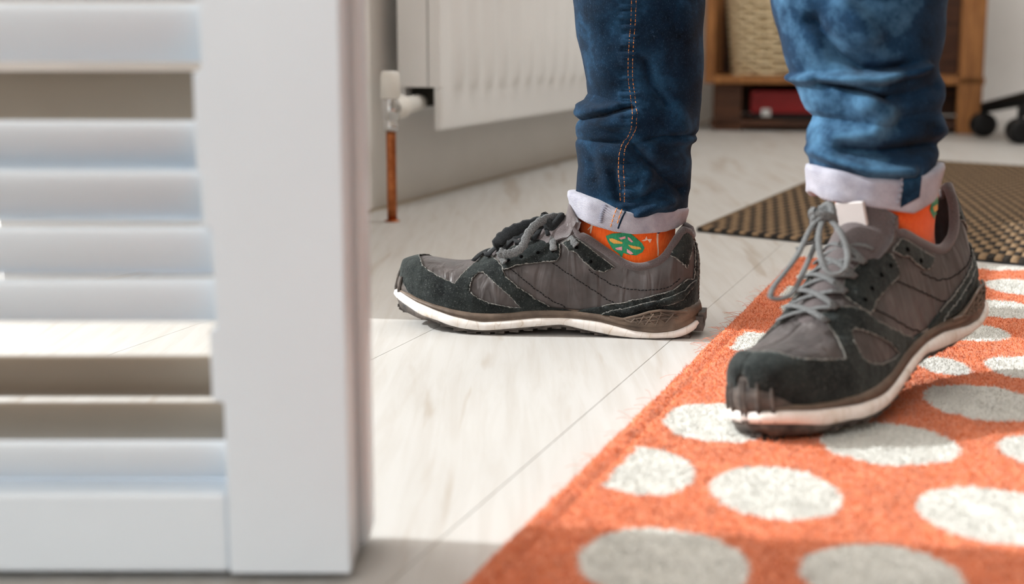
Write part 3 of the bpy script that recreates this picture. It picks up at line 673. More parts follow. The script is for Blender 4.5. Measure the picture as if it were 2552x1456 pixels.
# padded collar roll
m = MB(); path = []
for L in list(np.linspace(LT1-.012, .02, 30))+[.013, .008, .005]: path.append(tuple(surf(L, e_cut(L), 1)+np.array([0, -.0012, 0])))
back = [(q[0], -q[1], q[2]) for q in path[::-1]]
m.tube(path+back, [.0030]*3+[.0040]*(len(path)*2-6)+[.0030]*3, 10); SHARED['collar'] = (m.v, m.f, lining)
# tongue
V, Fc = [], []
tp = spline([(.222, zC(.222)-.004), (.195, zC(.195)+.0005), (.17, zC(.17)+.002), (.15, zC(.15)+.003), (.134, zC(.134)+.004), (.1275, pxLZ(1402, 545, 0)[1]-zo_min), (.1245, pxLZ(1407, 512, 0)[1]-zo_min)], 6)
nT = len(tp); ncr = 15
for k_, (l, z) in enumerate(tp):
    t = k_/(nT-1); hwid = .014+.012*min(1, t*1.6); th = .0022+.0035*max(0, t-.55)/.45*(1 if t < .97 else .6)
    for lay in (1, -1):
        for j in range(ncr):
            u_ = -1+2*j/(ncr-1); V.append((l+lay*th*.6+abs(u_)**2*-.010*max(0, t-.5)*2, u_*hwid, z-hwid*.55*abs(u_)**2.2+lay*th*math.sqrt(max(0, 1-u_**4))))
for k_ in range(nT-1):
    for lay in (0, 1):
        for j in range(ncr-1):
            a = (k_*2+lay)*ncr+j; b = ((k_+1)*2+lay)*ncr+j; Fc.append((a, a+1, b+1, b) if lay == 0 else (a, b, b+1, a+1))
    for j, fl_ in ((0, 0), (ncr-1, 1)):
        a = (k_*2)*ncr+j; b = (k_*2+1)*ncr+j; c_ = ((k_+1)*2+1)*ncr+j; d = ((k_+1)*2)*ncr+j; Fc.append((a, d, c_, b) if fl_ else (a, b, c_, d))
for j in range(ncr-1): a = ((nT-1)*2)*ncr+j; Fc.append((a, a+1, a+1+ncr, a+ncr))
SHARED['tongue'] = (V, Fc, lining)
l, z = tp[-3]
# sole layers
def ring_stack(layers, mat, name, capb=True, capt=True):
    Ls = list(.0+.3*(.5-.5*np.cos(np.linspace(0, math.pi, 150)))); ol = [(L, 1) for L in Ls]+[(L, -1) for L in Ls[::-1][1:-1]]
    V = []
    for zf, of in layers:
        for L, s_ in ol:
            f_ = wS(L); x = L+of(L)*(max(0, (L-.26)/.04)-max(0, (.03-L)/.03)) if callable(of) else L+of*(max(0, (L-.26)/.04)-max(0, (.03-L)/.03))
            ofv = of(L) if callable(of) else of
            V.append((x, s_*(f_+ofv*min(1, f_/.01)), zf(L)))
    n = len(ol); Fc = grid_faces(len(layers), n, True)
    half = len(Ls); N0 = (len(layers)-1)*n
    for o_, fl_ in ((0, 0), (N0, 1)):
        for i in range(half-1):
            a = o_+i; b = o_+i+1; c_ = o_+(n-i-1) % n if True else 0; d = o_+(n-i) % n
            q = (a, b, c_, d) if i > 0 else (a, b, c_)
            if len(set(q)) >= 3: Fc.append(q if fl_ else q[::-1])
    SHARED[name] = (V, Fc, mat)
mixz = lambda a, b, t, d=0: (lambda L: a(L)*(1-t)+b(L)*t+d)
ring_stack([(mixz(zO, zW, 0), -.004), (mixz(zO, zW, .15), -.0008), (mixz(zO, zW, 1), .0012), (mixz(zW, zT, .04), .0006)], outsole_m, 'outsole')
ring_stack([(mixz(zW, zT, 0), .0004), (mixz(zW, zT, .12), .0022), (mixz(zW, zT, .5), .0036), (mixz(zW, zT, .88), .0026), (mixz(zW, zT, 1.), .0008)], foam, 'midsole')
pod = lambda L: .0022*math.exp(-((L-.05)/.028)**2)
ring_stack([(mixz(zT, zJ, -.02), .0006), (mixz(zT, zJ, .12), lambda L: .0016), (mixz(zT, zJ, .3), lambda L: .0004), (mixz(zT, zJ, .4), lambda L: .0018+pod(L)), (mixz(zT, zJ, .8), lambda L: .0008+pod(L)), (mixz(zT, zJ, 1.0, .0012), lambda L: -.0006), (mixz(zT, zJ, 1.0, .0006), lambda L: -.004)], rubber_band, 'sidewall')
# tread lugs
m = MB()
for i, L in enumerate(np.arange(.012, .268, .0135)):
    for s_ in (1, -1):
        z0 = zO(L); wL = wS(L)-.001; wl_ = min(.008, wL*.6)
        lo, hi = (L-.0045, min(s_*wL, s_*(wL-wl_)), z0-.0012), (L+.0045, max(s_*wL, s_*(wL-wl_)), zW(L)-.0005)
        m.box((lo[0], lo[1], max(lo[2], 0)), hi)
for i, L in enumerate(np.arange(.19, .29, .011)):
    for yy in (-.02, -.007, .007, .02):
        if abs(yy)+.005 < wS(L)-.008: m.box((L-.0035, yy-.005, max(0, zO(L)-.002)), (L+.0035, yy+.005, zO(L)+.004))
for t in np.linspace(0, 1, 7):        # lugs rising over the toe bumper
    for s_ in (-1, 0, 1):
        L = .286+.010*t; m.box((L-.0008, s_*.009*(1-.5*t)-.0032, zO(L)-.0015), (L+.0030, s_*.009*(1-.5*t)+.0032, zO(L)+.0012))
SHARED['tread_lug_field'] = (m.v, m.f, outsole_m)
m = MB(); m.box((-.0042, -.016, .006), (.004, .016, .020)); m.box((-.0056, -.013, .014), (.001, .013, .0235)); SHARED['heel_tread'] = (m.v, m.f, outsole_m)
# rubber bumper wrapped round the toe
V = []; nb, mb_ = 25, 7
for i in range(nb):
    t = -1+2*i/(nb-1); L = .3-.020*t*t; y = math.copysign(wS(min(L, .2999)), t) if abs(t) > .02 else 0.; top = .021*(1-abs(t)**2.2)+.0015
    for j in range(mb_):
        u_ = j/(mb_-1); ov = .0016*math.sin(math.pi*min(1, u_*1.1+.08)); lean = .0055*u_*u_*(1-abs(t)**2)
        V.append((L+.0012*(1-abs(t))+ov*(1-t*t)-lean, y*(1+ov*8*abs(t)*.3)-math.copysign(.0012, t)*u_*abs(t), zJ(min(L, .2965))-.0015+top*u_))
m = MB().add(V, grid_faces(nb, mb_))
SHARED['toe_bumper'] = (m.v, m.f, outsole_m)
m = MB()
for t in (-.62, -.36, -.12, .12, .36, .62):
    L = .3-.020*t*t; y = math.copysign(wS(min(L, .2999)), t); hgt = .017*(1-abs(t)**2.2)
    m.tube([(L+.0022-.0055*u_*u_*(1-t*t), y*1.02, zW(min(L, .298))+.002+(zJ(min(L, .2965))-zW(min(L, .298))+hgt)*u_) for u_ in (0, .35, .7, 1)], [.0016, .0020, .0017, .0008], 6)
SHARED['bumper_lugs'] = (m.v, m.f, outsole_m)
# raised triangular texture of the heel pod
m = MB(); tri = [((1545, 800), (1640, 800)), ]
def pod_pt(px, py, s_, of=.0042):
    L, z = pxLZ(px, py, .036); return (L, s_*(wS(L)+of), z-zo_min)
PT = [[(1553, 797), (1573, 806)], [(1573, 799), (1592, 811)], [(1573, 806), (1584, 796)], [(1592, 811), (1606, 789)], [(1584, 797), (1608, 814)], [(1608, 814), (1630, 785)], [(1604, 790), (1634, 814)], [(1634, 814), (1650, 782)], [(1622, 784), (1658, 810)], [(1658, 810), (1678, 788)], [(1645, 782), (1690, 800)], [(1573, 806), (1690, 796)], [(1585, 797), (1685, 786)], [(1560, 802), (1640, 812)]]
for s_ in (1, -1):
    for a, b in PT: m.tube([pod_pt(*a, s_), pod_pt((a[0]+b[0])/2, (a[1]+b[1])/2, s_), pod_pt(*b, s_)], .0008, 5)
    m.tube([pod_pt(x, y, s_, .0036) for x, y in [(1520, 793), (1553, 799), (1590, 790), (1620, 781), (1645, 778), (1680, 782), (1710, 786)]], .0013, 6)
SHARED['pod_ribs'] = (m.v, m.f, rubber_band)
# stitching
m = MB()
for pl in ([(1270, 669), (1311, 702), (1365, 743), (1415, 768)], [(1378, 656), (1436, 696), (1503, 740), (1530, 755)], [(1466, 672), (1520, 706), (1570, 721), (1621, 723), (1665, 716), (1700, 690)], [(1256, 668), (1290, 656), (1340, 650), (1382, 647)]):
    sp = spline([(*p,) for p in pl], 14)
    q = [pxLE(*p) for p in sp]; dist = 0
    for s_ in (1, -1):
        pts = [surf(L, e, s_, .0004) for L, e in q]; seg = [np.linalg.norm(pts[i+1]-pts[i]) for i in range(len(pts)-1)]; cum = np.concatenate([[0], np.cumsum(seg)])
        P_ = np.array(pts); t = 0
        while t+.0026 < cum[-1]:
            a = [np.interp(t, cum, P_[:, k_]) for k_ in range(3)]; b = [np.interp(t+.0026, cum, P_[:, k_]) for k_ in range(3)]; m.tube([a, b], .00045, 5); t += .0036
SHARED['stitching'] = (m.v, m.f, thread_m)
EYE = [(1302, 643), (1340, 631), (1380, 627), (1439, 616), (1473, 653), (1268, 652)]
def ribbon(m, path, wd=.0035, th=.0009, up=(0, 0, 1), n=6):
    sp = spline(path, n); m.tube(sp, [wd*(1+.12*math.sin(i*1.9)) for i in range(len(sp))], 8, flat=th/wd, up=up); return m
eL = [pxLE(*p) for p in EYE]
# criss-cross lacing shared by both shoes
def cross():
    out = []; rows = [.218, .204, .189, .174, .159, .144]
    for i in range(len(rows)-1):
        for s_ in (1, -1):
            L0, L1 = rows[i], rows[i+1]
            a = np.array([L0, s_*.021, 0]); b = np.array([L1, -s_*.021, 0]); path = []
            for t in np.linspace(0, 1, 9):
                q = a*(1-t)+b*t; L = q[0]; hz = zC(L)-zJ(L); e_y = abs(q[1])/max(wU(L), .01)
                path.append((L, q[1], zJ(L)+hz*(1-min(.97, e_y)**(PQ+.2))**(1/(PQ+.2))+.004+(.0012 if s_ > 0 else 0)*math.sin(math.pi*t)))
            out.append(MB().tube(path, .0030, 8, flat=.38, up=(0, 0, 1)))
    return out
cm = cross()
def sneaker(name, loc, M3, scale, lacemat, zs=1.0, **kw):
    root = bpy.data.objects.new(name, None); C.objects.link(root); tag(root, **kw); root.empty_display_size = .02
    root.matrix_world = Matrix.Translation(loc) @ M3.to_4x4() @ Matrix.Diagonal((scale, scale, scale*zs, 1))
    objs = {}
    def put(key, nm, par, kind=None):
        v, f, mt = SHARED[key]
        if key+'_me' in SHARED: o = link(nm, SHARED[key+'_me'], par)
        else: o = mesh(nm, v, f, mt, par, smooth=True); SHARED[key+'_me'] = o.data
        return tag(o, kind=kind)
    for k_ in ('outsole', 'midsole', 'sidewall', 'upper', 'toe_cap', 'heel_counter', 'counter_band:1', 'counter_band:2', 'eyestay:1', 'eyestay:2', 'rear_eyestay:1', 'rear_eyestay:2', 'heel_tab', 'collar', 'tongue', 'stitching'):
        o = put(k_, k_.split(':')[0], root, 'stuff' if k_ == 'stitching' else None); objs[k_] = o
        if k_ == 'upper': sf = o.modifiers.new('thick', 'SOLIDIFY'); sf.thickness = .0022; sf.offset = -1
        for sub in ((k_+'_edge',) if ':' in k_ else (k_+':1_edge', k_+':2_edge')):
            if sub in SHARED: put(sub, 'frayed_edge', o, 'stuff')
    for k_, par in (('tread_lug_field', 'outsole'), ('heel_tread', 'outsole'), ('pod_ribs', 'sidewall'), ('toe_bumper', 'outsole'), ('bumper_lugs', 'outsole')):
        v, f, mt = SHARED[k_]; nm = {'tread_lug_field': 'tread_lugs'}.get(k_, k_)
        if k_+'_me' not in SHARED: SHARED[k_+'_me'] = mesh(nm, v, f, mt, objs[par], smooth=False, kind='stuff').data
        else: link(nm, SHARED[k_+'_me'], objs[par], kind='stuff')
    for q_ in cm: mesh('lace_strand', q_.v, q_.f, lacemat, root, smooth=True)
    for i, (L, e) in enumerate(eL):
        for s_ in (1, -1):
            p = surf(L, e, s_, .0026); q = surf(L, e, s_, .001); o = MB().tube([tuple(q), tuple(p)], .0017, 10).build('eyelet', hole_m, objs[('eyestay:' if i not in (3, 4) else 'rear_eyestay:')+('1' if s_ == 1 else '2')], smooth=True)
    ll = (tp[-4][0]+.0055, tp[-4][1]); 
    return root, objs
M1 = Matrix.Rotation(YAW1, 3, 'Z')
sh1, ob1 = sneaker('sneaker', Vector((SO[0], SO[1], 0)), M1, 1.0, lace_m, label='worn black and grey sneaker planted flat on the pale boards, toe towards the shutter', cat='shoe', group='pair of worn sneakers')
def L1(px, py, Y):  # picture -> local of shoe 1 at lateral Y
    L, z = pxLZ(px, py, Y); return (L, Y, z-zo_min if False else z)
m = MB()
for pth, wd in (([(1392, 548, .004), (1350, 553, .012), (1300, 567, .02), (1262, 584, .022), (1241, 606, .018), (1262, 616, .006), (1310, 598, 0), (1360, 572, .002)], .0058),
                ([(1385, 565, 0), (1340, 578, .01), (1300, 590, .004), (1262, 600, -.004), (1240, 620, -.006)], .0045)):
    ribbon(m, [L1(*p) for p in pth], wd, .0013, up=(0, 1, .2))
m.build('lace_bow', lace_m, sh1, smooth=True, label='dark flat lace loop')
m = MB()
for pth, wd in (([(1400, 541, .004), (1370, 543, .014), (1340, 557, .022), (1316, 583, .028), (1304, 612, .031), (1285, 628, .033), (1262, 633, .034), (1243, 627, .033)], .0042),
                ([(1243, 627, .033), (1246, 634, .034), (1250, 642, .033), (1258, 655, .036)], .003),
                ([(1392, 572, .010), (1410, 582, .020), (1425, 598, .028), (1437, 612, .031)], .0036), ([(1384, 575, .012), (1378, 596, .024), (1380, 624, .031)], .0036),
                ([(1240, 612, .0), (1215, 634, .004), (1192, 650, .012)], .0026)):
    ribbon(m, [L1(*p) for p in pth], wd, .0011, up=(0, 1, .1))
m.build('lace_end', lace_g, sh1, smooth=True, label='grey lace loop')
kn = MB(); kc = Vector(L1(1378, 560, .008))
for a in range(3): kn.tube([kc+Vector((.009*math.cos(g)*(1 if a else .7), .008*math.sin(g), .005*math.sin(2*g+a)+.002*a)) for g in np.linspace(0, 2*math.pi, 18)], .0034, 8, cap=False)
kn.build('lace_knot', lace_m, sh1, smooth=True)

# second shoe: mid-step on the rug, heel lifted
def rot(yaw, pitch, roll): return Matrix.Rotation(yaw, 3, 'Z') @ Matrix.Rotation(pitch, 3, 'Y') @ Matrix.Rotation(roll, 3, 'X')
KS = .955; P2 = Vector((.386*KS, 1.196*KS, HC+KS*(.0527-HC))); M2 = rot(math.radians(-134), math.radians(13.06), math.radians(6.9)); S2 = 1.042*KS
sh2, ob2 = sneaker('sneaker', P2, M2, S2, lace_g, 1.06, label='black sneaker stepping on the orange rug with its heel lifted', cat='shoe', group='pair of worn sneakers')
MW2 = Matrix.Translation(P2) @ M2.to_4x4() @ Matrix.Diagonal((S2, S2, S2*1.06, 1)); MI2 = MW2.inverted()
def L2(px, py, y): return tuple(MI2 @ Vector(at_y(px, py, y*KS)))
m = MB()
for pth, wd in (([(2045, 540, 1.08), (2020, 570, 1.065), (1985, 640, 1.04), (1925, 720, 1.02), (1930, 745, 1.015), (1975, 730, 1.02), (2010, 660, 1.045), (2035, 600, 1.06), (2052, 545, 1.08)], .0024),
                ([(2052, 542, 1.075), (2040, 590, 1.055), (2048, 650, 1.035), (2070, 683, 1.025), (2105, 672, 1.025), (2112, 630, 1.04), (2095, 580, 1.055), (2062, 540, 1.075)], .0024),
                ([(1985, 620, 1.05), (2020, 605, 1.055), (2050, 598, 1.055)], .0016)):
    sp = spline([L2(*p) for p in pth], 8); m.tube(sp, wd, 8, flat=.6)
m.build('lace_bow', lace_g, sh2, smooth=True, label='pale hanging lace loops')
kn = MB(); kc = Vector(L2(2052, 545, 1.078))
for a in range(3): kn.tube([kc+Vector((.007*math.cos(g), .008*math.sin(g), .004*math.sin(2*g+a)+.002*a)) for g in np.linspace(0, 2*math.pi, 18)], .0028, 8, cap=False)
kn.build('lace_knot', lace_g, sh2, smooth=True)
for rt, ys in ((sh2, 1), ):
    l, z = tp[-4]; MB().box((l+.004, -.012, z-.008), (l+.0075, .012, z+.010)).build('tongue_label', label_m, rt, bevel=.001)

# ================================================================ PERSON: lower legs, rolled jeans, printed socks
per = empty('person', (.2, 1.27, 0), label='person in rolled blue jeans and orange patterned socks, mid-step, seen from the shins down', cat='person')
PO = Vector(per.location)
def seg_d(x, y, pl):
    best = 1e9
    for (x0, y0), (x1, y1) in zip(pl[:-1], pl[1:]):
        dx, dy = x1-x0, y1-y0; t = max(0, min(1, ((x-x0)*dx+(y-y0)*dy)/(dx*dx+dy*dy))); d = math.hypot(x-x0-t*dx, y-y0-t*dy); best = min(best, d)
    return best
def leg(name, sil, yc_of, bottom, folds, ryk, top_z, mat, seed, label=None, ph0=0):
    """sil rows: (py, xl, xr) down the picture; bottom(px) -> py of the hem line"""
    sil = np.array(sil, float); nphi = 200; rows = []
    py_top = sil[0, 0]
    def ring_at(py):
        xl = np.interp(py, sil[:, 0], sil[:, 1]); xr = np.interp(py, sil[:, 0], sil[:, 2]); y = yc_of(py)
        a = at_y(xl, py, y); b = at_y(xr, py, y); return (a+b)/2, (b[0]-a[0])/2
    pys = np.linspace(py_top, sil[-1, 0], 190); V = []
    c0, r0 = ring_at(py_top)
    ups = [(z, r0*(1+.55*((z-c0[2])/(top_z-c0[2])))) for z in np.linspace(top_z, c0[2]+.01, 14)]
    for z, r in ups:
        for j in range(nphi):
            g = 2*math.pi*j/nphi; V.append((c0[0]+r*math.cos(g)-.0*(z-c0[2]), c0[1]+r*ryk*math.sin(g), z))
    for py in pys:
        c, r = ring_at(py)
        for j in range(nphi):
            g = 2*math.pi*j/nphi; x = c[0]+r*math.cos(g); y = c[1]+r*ryk*math.sin(g); zz_ = c[2]
            pxx = np.interp(math.cos(g), [-1, 1], [np.interp(py, sil[:, 0], sil[:, 1]), np.interp(py, sil[:, 0], sil[:, 2])])
            lim = bottom(pxx); pye = py_top+(py-py_top)*(lim-py_top)/(sil[-1, 0]-py_top)
            zz_ += at_y(pxx, pye, c[1])[2]-c[2] if abs(pye-py) > .01 else 0
            d = 0
            if math.sin(g) < .25:
                for pl, am, sg in folds: dd = seg_d(pxx, pye, pl); d += 1.45*am*math.exp(-(dd/sg)**2)
            d += .0013*(math.sin(pye*.045+3*g+seed)+math.sin(pye*.023-2*g+seed*2))
            edge = max(.25, abs(math.sin(g)))
            V.append((x+d*math.cos(g)*.4, y+d*math.sin(g), zz_+0))
    n = len(ups)+len(pys); V = [(a-PO.x, b-PO.y, c) for a, b, c in V]
    o = mesh(name, V, grid_faces(n, nphi, True), mat, per, smooth=True)
    if label: o['label'] = label
    sf = o.modifiers.new('thick', 'SOLIDIFY'); sf.thickness = .0012; sf.offset = -1
    return o, ring_at
YL = 1.366
hemL = lambda x: float(np.interp(x, [1420, 1425, 1480, 1530, 1570, 1640, 1712], [470, 476, 492, 516, 525, 516, 516]))
silL = [(-40, 1427, 1755), (0, 1430, 1752), (100, 1440, 1750), (170, 1455, 1748), (215, 1467, 1746), (250, 1470, 1744), (270, 1458, 1741), (285, 1437, 1739), (310, 1436, 1738), (325, 1446, 1738), (345, 1440, 1736), (358, 1438, 1722), (385, 1436, 1719), (420, 1440, 1718), (450, 1442, 1716), (470, 1440, 1716), (490, 1440, 1712), (520, 1440, 1710)]
fL = [([(1450, 294), (1500, 280), (1565, 262)], -.006, 7), ([(1440, 280), (1480, 270), (1530, 262)], .004, 9), ([(1440, 312), (1500, 305), (1560, 300)], .003, 14), ([(1440, 346), (1500, 348), (1560, 342)], -.004, 8),
      ([(1570, 355), (1600, 392), (1650, 436), (1690, 462)], -.008, 13), ([(1590, 345), (1640, 380), (1700, 400)], .004, 16), ([(1597, 150), (1612, 205), (1650, 255)], -.005, 13), ([(1585, 345), (1640, 333), (1700, 330), (1738, 335)], -.004, 8),
      ([(1682, 280), (1685, 310)], .0055, 26), ([(1690, 30), (1700, 110)], .003, 32), ([(1500, 370), (1540, 375)], .004, 18), ([(1470, 400), (1480, 440)], -.003, 14), ([(1520, 420), (1535, 480)], -.004, 12),
      ([(1580, 520), (1620, 500), (1660, 492)], .005, 12), ([(1590, 480), (1640, 460), (1690, 475)], -.004, 14), ([(1610, 420), (1590, 460)], .004, 14), ([(1480, 60), (1500, 200)], .002, 25), ([(1630, 90), (1640, 160)], .002, 25), ([(1700, 350), (1720, 345)], .004, 12)]
fL += [([(1552+random.uniform(-14, -6), y), (1574, y+random.uniform(-2, 2))], .0011*random.choice([1, -1]), 3.2) for y in np.linspace(20, 500, 60)]
legL, ringL = leg('trouser_leg', silL, lambda py: YL, hemL, fL, .92, .56, denim_m, 1.3)
YR = lambda py: (1.128+.03*(420-py)/420)*KS
hemR = lambda x: float(np.interp(x, [2013, 2080, 2130, 2200, 2270, 2335], [412, 424, 438, 441, 433, 410]))
silR = [(-40, 1915, 2352), (0, 1928, 2350), (60, 1937, 2349), (100, 1945, 2345), (140, 1955, 2338), (170, 1965, 2331), (200, 1977, 2333), (230, 1988, 2342), (270, 2002, 2342), (293, 2014, 2342), (308, 2034, 2342), (325, 2030, 2345), (350, 2017, 2347), (375, 2012, 2345), (400, 2014, 2338), (425, 2018, 2325), (445, 2022, 2318)]
fR = [([(1985, 196), (2060, 193), (2150, 193), (2225, 176), (2262, 165)], .010, 10), ([(2000, 55), (2060, 135), (2115, 168), (2205, 168)], -.010, 20), ([(2020, 200), (2100, 218), (2165, 240)], -.009, 9), ([(2130, 255), (2160, 275)], .011, 34),
      ([(2080, 365), (2160, 368), (2330, 352)], -.011, 20), ([(2060, 330), (2140, 318)], .006, 22), ([(2320, 320), (2340, 330)], .005, 20), ([(2025, 375), (2060, 390), (2130, 412), (2230, 415)], .006, 12), ([(2060, 20), (2120, 90)], .006, 28), ([(2180, 235), (2300, 215)], -.004, 18), ([(2200, 290), (2330, 270)], -.004, 20)]
legR, ringR = leg('trouser_leg', silR, YR, hemR, fR, .92, .56, denim_l, 4.1)
def cuff(name, tops, bots, ys, cx_r, ryk, mat, of=.003, bul=.004):
    """turn-up: tops/bots are picture lines; ys plane depth"""
    tops, bots = np.array(tops, float), np.array(bots, float); nphi = 180; V = []
    prof = [(1.0, -.006), (1.0, -.001), (.97, .002), (.80, .0028), (.55, .0018), (.3, .0008), (.08, .0006), (0.0, -.0012), (.0, -.006), (.45, -.006)]
    x0, x1 = cx_r
    for t, o_ in prof:
        for j in range(nphi):
            g = 2*math.pi*j/nphi; pxx = (x0+x1)/2+(x1-x0)/2*math.cos(g)
            pt = np.interp(pxx, tops[:, 0], tops[:, 1]); pb = np.interp(pxx, bots[:, 0], bots[:, 1]); py = pb*(1-t)+pt*t
            xl = (x0+x1)/2; R_ = abs(at_y(x1, py, ys)[0]-at_y(x0, py, ys)[0])/2; c = at_y(xl, py, ys)
            r = R_+o_+.0009*math.sin(5*g+t*3)+.0005*math.sin(11*g+2)
            V.append((c[0]+r*math.cos(g)-PO.x, c[1]+r*ryk*math.sin(g)-PO.y, at_y(pxx, py, ys-R_*ryk*.6*max(0, -math.sin(g)))[2]))
    return V, grid_faces(len(prof), nphi, True)
v, f = cuff('turn_up', [(1418, 474), (1480, 494), (1530, 517), (1570, 525), (1640, 518), (1706, 514)], [(1418, 534), (1428, 540), (1480, 560), (1520, 571), (1570, 578), (1650, 572), (1706, 558)], YL, (1419, 1706), .90, reverse_m)
cuL = mesh('turn_up', v, f, reverse_m, legL, smooth=True); cuL['label'] = 'pale reverse side of the rolled hem'
v, f = cuff('turn_up', [(2015, 408), (2080, 422), (2130, 437), (2200, 440), (2270, 431), (2338, 402)], [(2015, 478), (2032, 496), (2060, 500), (2120, 508), (2200, 521), (2240, 526), (2300, 500), (2338, 470)], 1.128*KS, (2016, 2338), .92, reverse_m)
cuR = mesh('turn_up', v, f, reverse_m, legR, smooth=True); cuR['label'] = 'pale reverse side of the rolled hem'
for o in (cuL, cuR): pass
# seams: project a picture path onto a mesh from the camera position (the seam then lies on the cloth)
from mathutils.bvhtree import BVHTree
def bvh_of(o): return BVHTree.FromPolygons([Vector(v.co)+PO for v in o.data.vertices], [tuple(p.vertices) for p in o.data.polygons])
CAMP = Vector((0, 0, HC))
def hit(bv, px, py, off=.0006):
    d = Vector(ray(px, py)).normalized(); h = bv.ray_cast(CAMP, d)
    return (h[0]+(h[1] if h[1].dot(d) < 0 else -h[1])*off-PO) if h[0] else None
def stitch(bv, pl, name, mat, par, r=.0005, dash=.0034, gap=.0014, off=.0009, **kw):
    pts = [q for q in (hit(bv, float(p[0]), float(p[1]), off) for p in spline([np.array(a, float) for a in pl], 24)) if q is not None]
    P_ = np.array(pts); cum = np.concatenate([[0], np.cumsum(np.linalg.norm(np.diff(P_, axis=0), axis=1))]); m = MB(); t = 0
    at = lambda s: [float(np.interp(s, cum, P_[:, k_])) for k_ in range(3)]
    while t+dash < cum[-1]: m.tube([at(t), at(t+dash*.5), at(t+dash)], r, 5); t += dash+gap
    return m.build(name, mat, par, smooth=True, kind='stuff', **kw)
bL, bcL, bR, bcR = bvh_of(legL), bvh_of(cuL), bvh_of(legR), bvh_of(cuR)
seam = [(1574, 1), (1572, 60), (1567, 130), (1566, 190), (1572, 240), (1576, 280), (1571, 325), (1556, 352), (1545, 378), (1543, 420), (1547, 470), (1546, 508)]
stitch(bL, seam, 'seam_stitching', orange_t, legL); stitch(bL, [(x+11, y) for x, y in seam], 'seam_stitching', orange_t, legL)
def ridge(bv, pl, r, mat, par, name, off=.0002):
    pts = [q for q in (hit(bv, float(p[0]), float(p[1]), off) for p in spline([np.array(a, float) for a in pl], 10)) if q is not None]; return MB().tube(pts, r, 8, flat=.7).build(name, mat, par, smooth=True)
ridge(bL, [(x+6, y) for x, y in seam], .0026, denim_m, legL, 'side_seam', -.0012)
cs = [(1537, 521), (1530, 540), (1522, 566)]
stitch(bcL, cs, 'hem_stitching', orange_t, cuL); stitch(bcL, [(x+14, y) for x, y in cs], 'hem_stitching', orange_t, cuL)
stitch(bcL, [(1510, 512), (1500, 535), (1497, 560)], 'overlock_stitching', overlock_t, cuL, r=.0022, dash=.0005, gap=.0016, off=.0000)
ridge(bcL, [(1558, 527), (1549, 548), (1540, 570)], .0012, denim_m, cuL, 'hem_seam', -.0004)
# denim face of the seam allowance on the far turn-up
strip = MB(); 
for yy in np.linspace(440, 516, 12):
    pass
V, Fc = [], []
for i, t in enumerate(np.linspace(0, 1, 12)):
    for j, u_ in enumerate(np.linspace(0, 1, 6)):
        q = hit(bcR, 2249+46*u_-6*t, 441+(74-22*u_)*t-4*u_+2, .0012)
        V.append(q if q is not None else V[-1])
mesh('seam_allowance', V, grid_faces(12, 6), denim_m, cuR, label='dark denim seam strip')
stitch(bcR, [(2247, 446), (2244, 480), (2236, 514)], 'hem_stitching', reverse_m, cuR, r=.0011, dash=.003, gap=.0016)
# socks
def sock(c_low, c_up, a0, b0, a1, b1, yaw, bend=0):
    V = []; n = 64; rows = 30
    for i in range(rows):
        t = i/(rows-1); c = c_low.lerp(c_up, t); u_ = min(1, t*2.4)**.6; a = a0*(1-u_)+a1*u_; u2 = max(0, min(1, (t-.42)/.5)); u2 = u2*u2*(3-2*u2); b = b0*(1-u2)+b1*u2
        for j in range(n):
            g = 2*math.pi*j/n; x, y = a*math.cos(g), b*math.sin(g)
            V.append((c.x+x*math.cos(yaw)-y*math.sin(yaw)-PO.x, c.y+x*math.sin(yaw)+y*math.cos(yaw)-PO.y, c.z))
    return mesh('sock', V, grid_faces(rows, n, True)+[tuple(range(n))[::-1], tuple((rows-1)*n+j for j in range(n))], sock_m, per, smooth=True)
cL = Vector((SO[0]+AX[0]*.076, SO[1]+AX[1]*.076, .055)); sxc = at_y(1565, 580, cL.y+.003)
s1 = sock(cL-Vector((0, 0, .02)), Vector((sxc[0], YL, .137)), .036, .0265, .0480, .0385, YAW1)
c2l = MW2 @ Vector((.078, 0, .055)); a2 = at_y(2190, 500, 1.13*KS)
s2 = sock(c2l-Vector((0, 0, .02)), Vector((a2[0], 1.13*KS, .184)), .030, .024, .044, .040, math.radians(-138.8))
# the body inside the clothes: one continuous surface per shin and foot, joined above the frame
body_v = [(cL.x-.0, cL.y, .03), (cL.x, cL.y, .09), (float(ringL(0)[0][0]), YL, .34), (float(ringL(0)[0][0]), YL, .52), (.2, 1.27, .60), (float(ringR(0)[0][0]), YR(0), .52), (float(ringR(0)[0][0]), YR(0), .36), (float(a2[0]), 1.13*KS, .20), tuple(c2l+Vector((0, 0, .015))),
          (cL.x+AX[0]*.10, cL.y+AX[1]*.10, .032), tuple(MW2 @ Vector((.19, 0, .035)))]
bm_ = bpy.data.meshes.new('body'); bm_.from_pydata([(a-PO.x, b-PO.y, c) for a, b, c in body_v], [(0, 1), (1, 2), (2, 3), (3, 4), (4, 5), (5, 6), (6, 7), (7, 8), (0, 9), (8, 10)], []); bm_.materials.append(skin_m)
bo = link('body', bm_, per); sk = bo.modifiers.new('skin', 'SKIN')
for v, r in zip(bm_.skin_vertices[0].data if bm_.skin_vertices else [], ()): pass
if not bm_.skin_vertices:
    bpy.context.view_layer.objects.active = bo; bo.select_set(True); bpy.ops.mesh.customdata_skin_add()
for v, r in zip(bm_.skin_vertices[0].data, [.014, .016, .034, .040, .045, .040, .034, .020, .013, .010, .010]): v.radius = (r, r)
bm_.skin_vertices[0].data[4].use_root = True; sb = bo.modifiers.new('sub', 'SUBSURF'); sb.levels = 2; sb.render_levels = 2
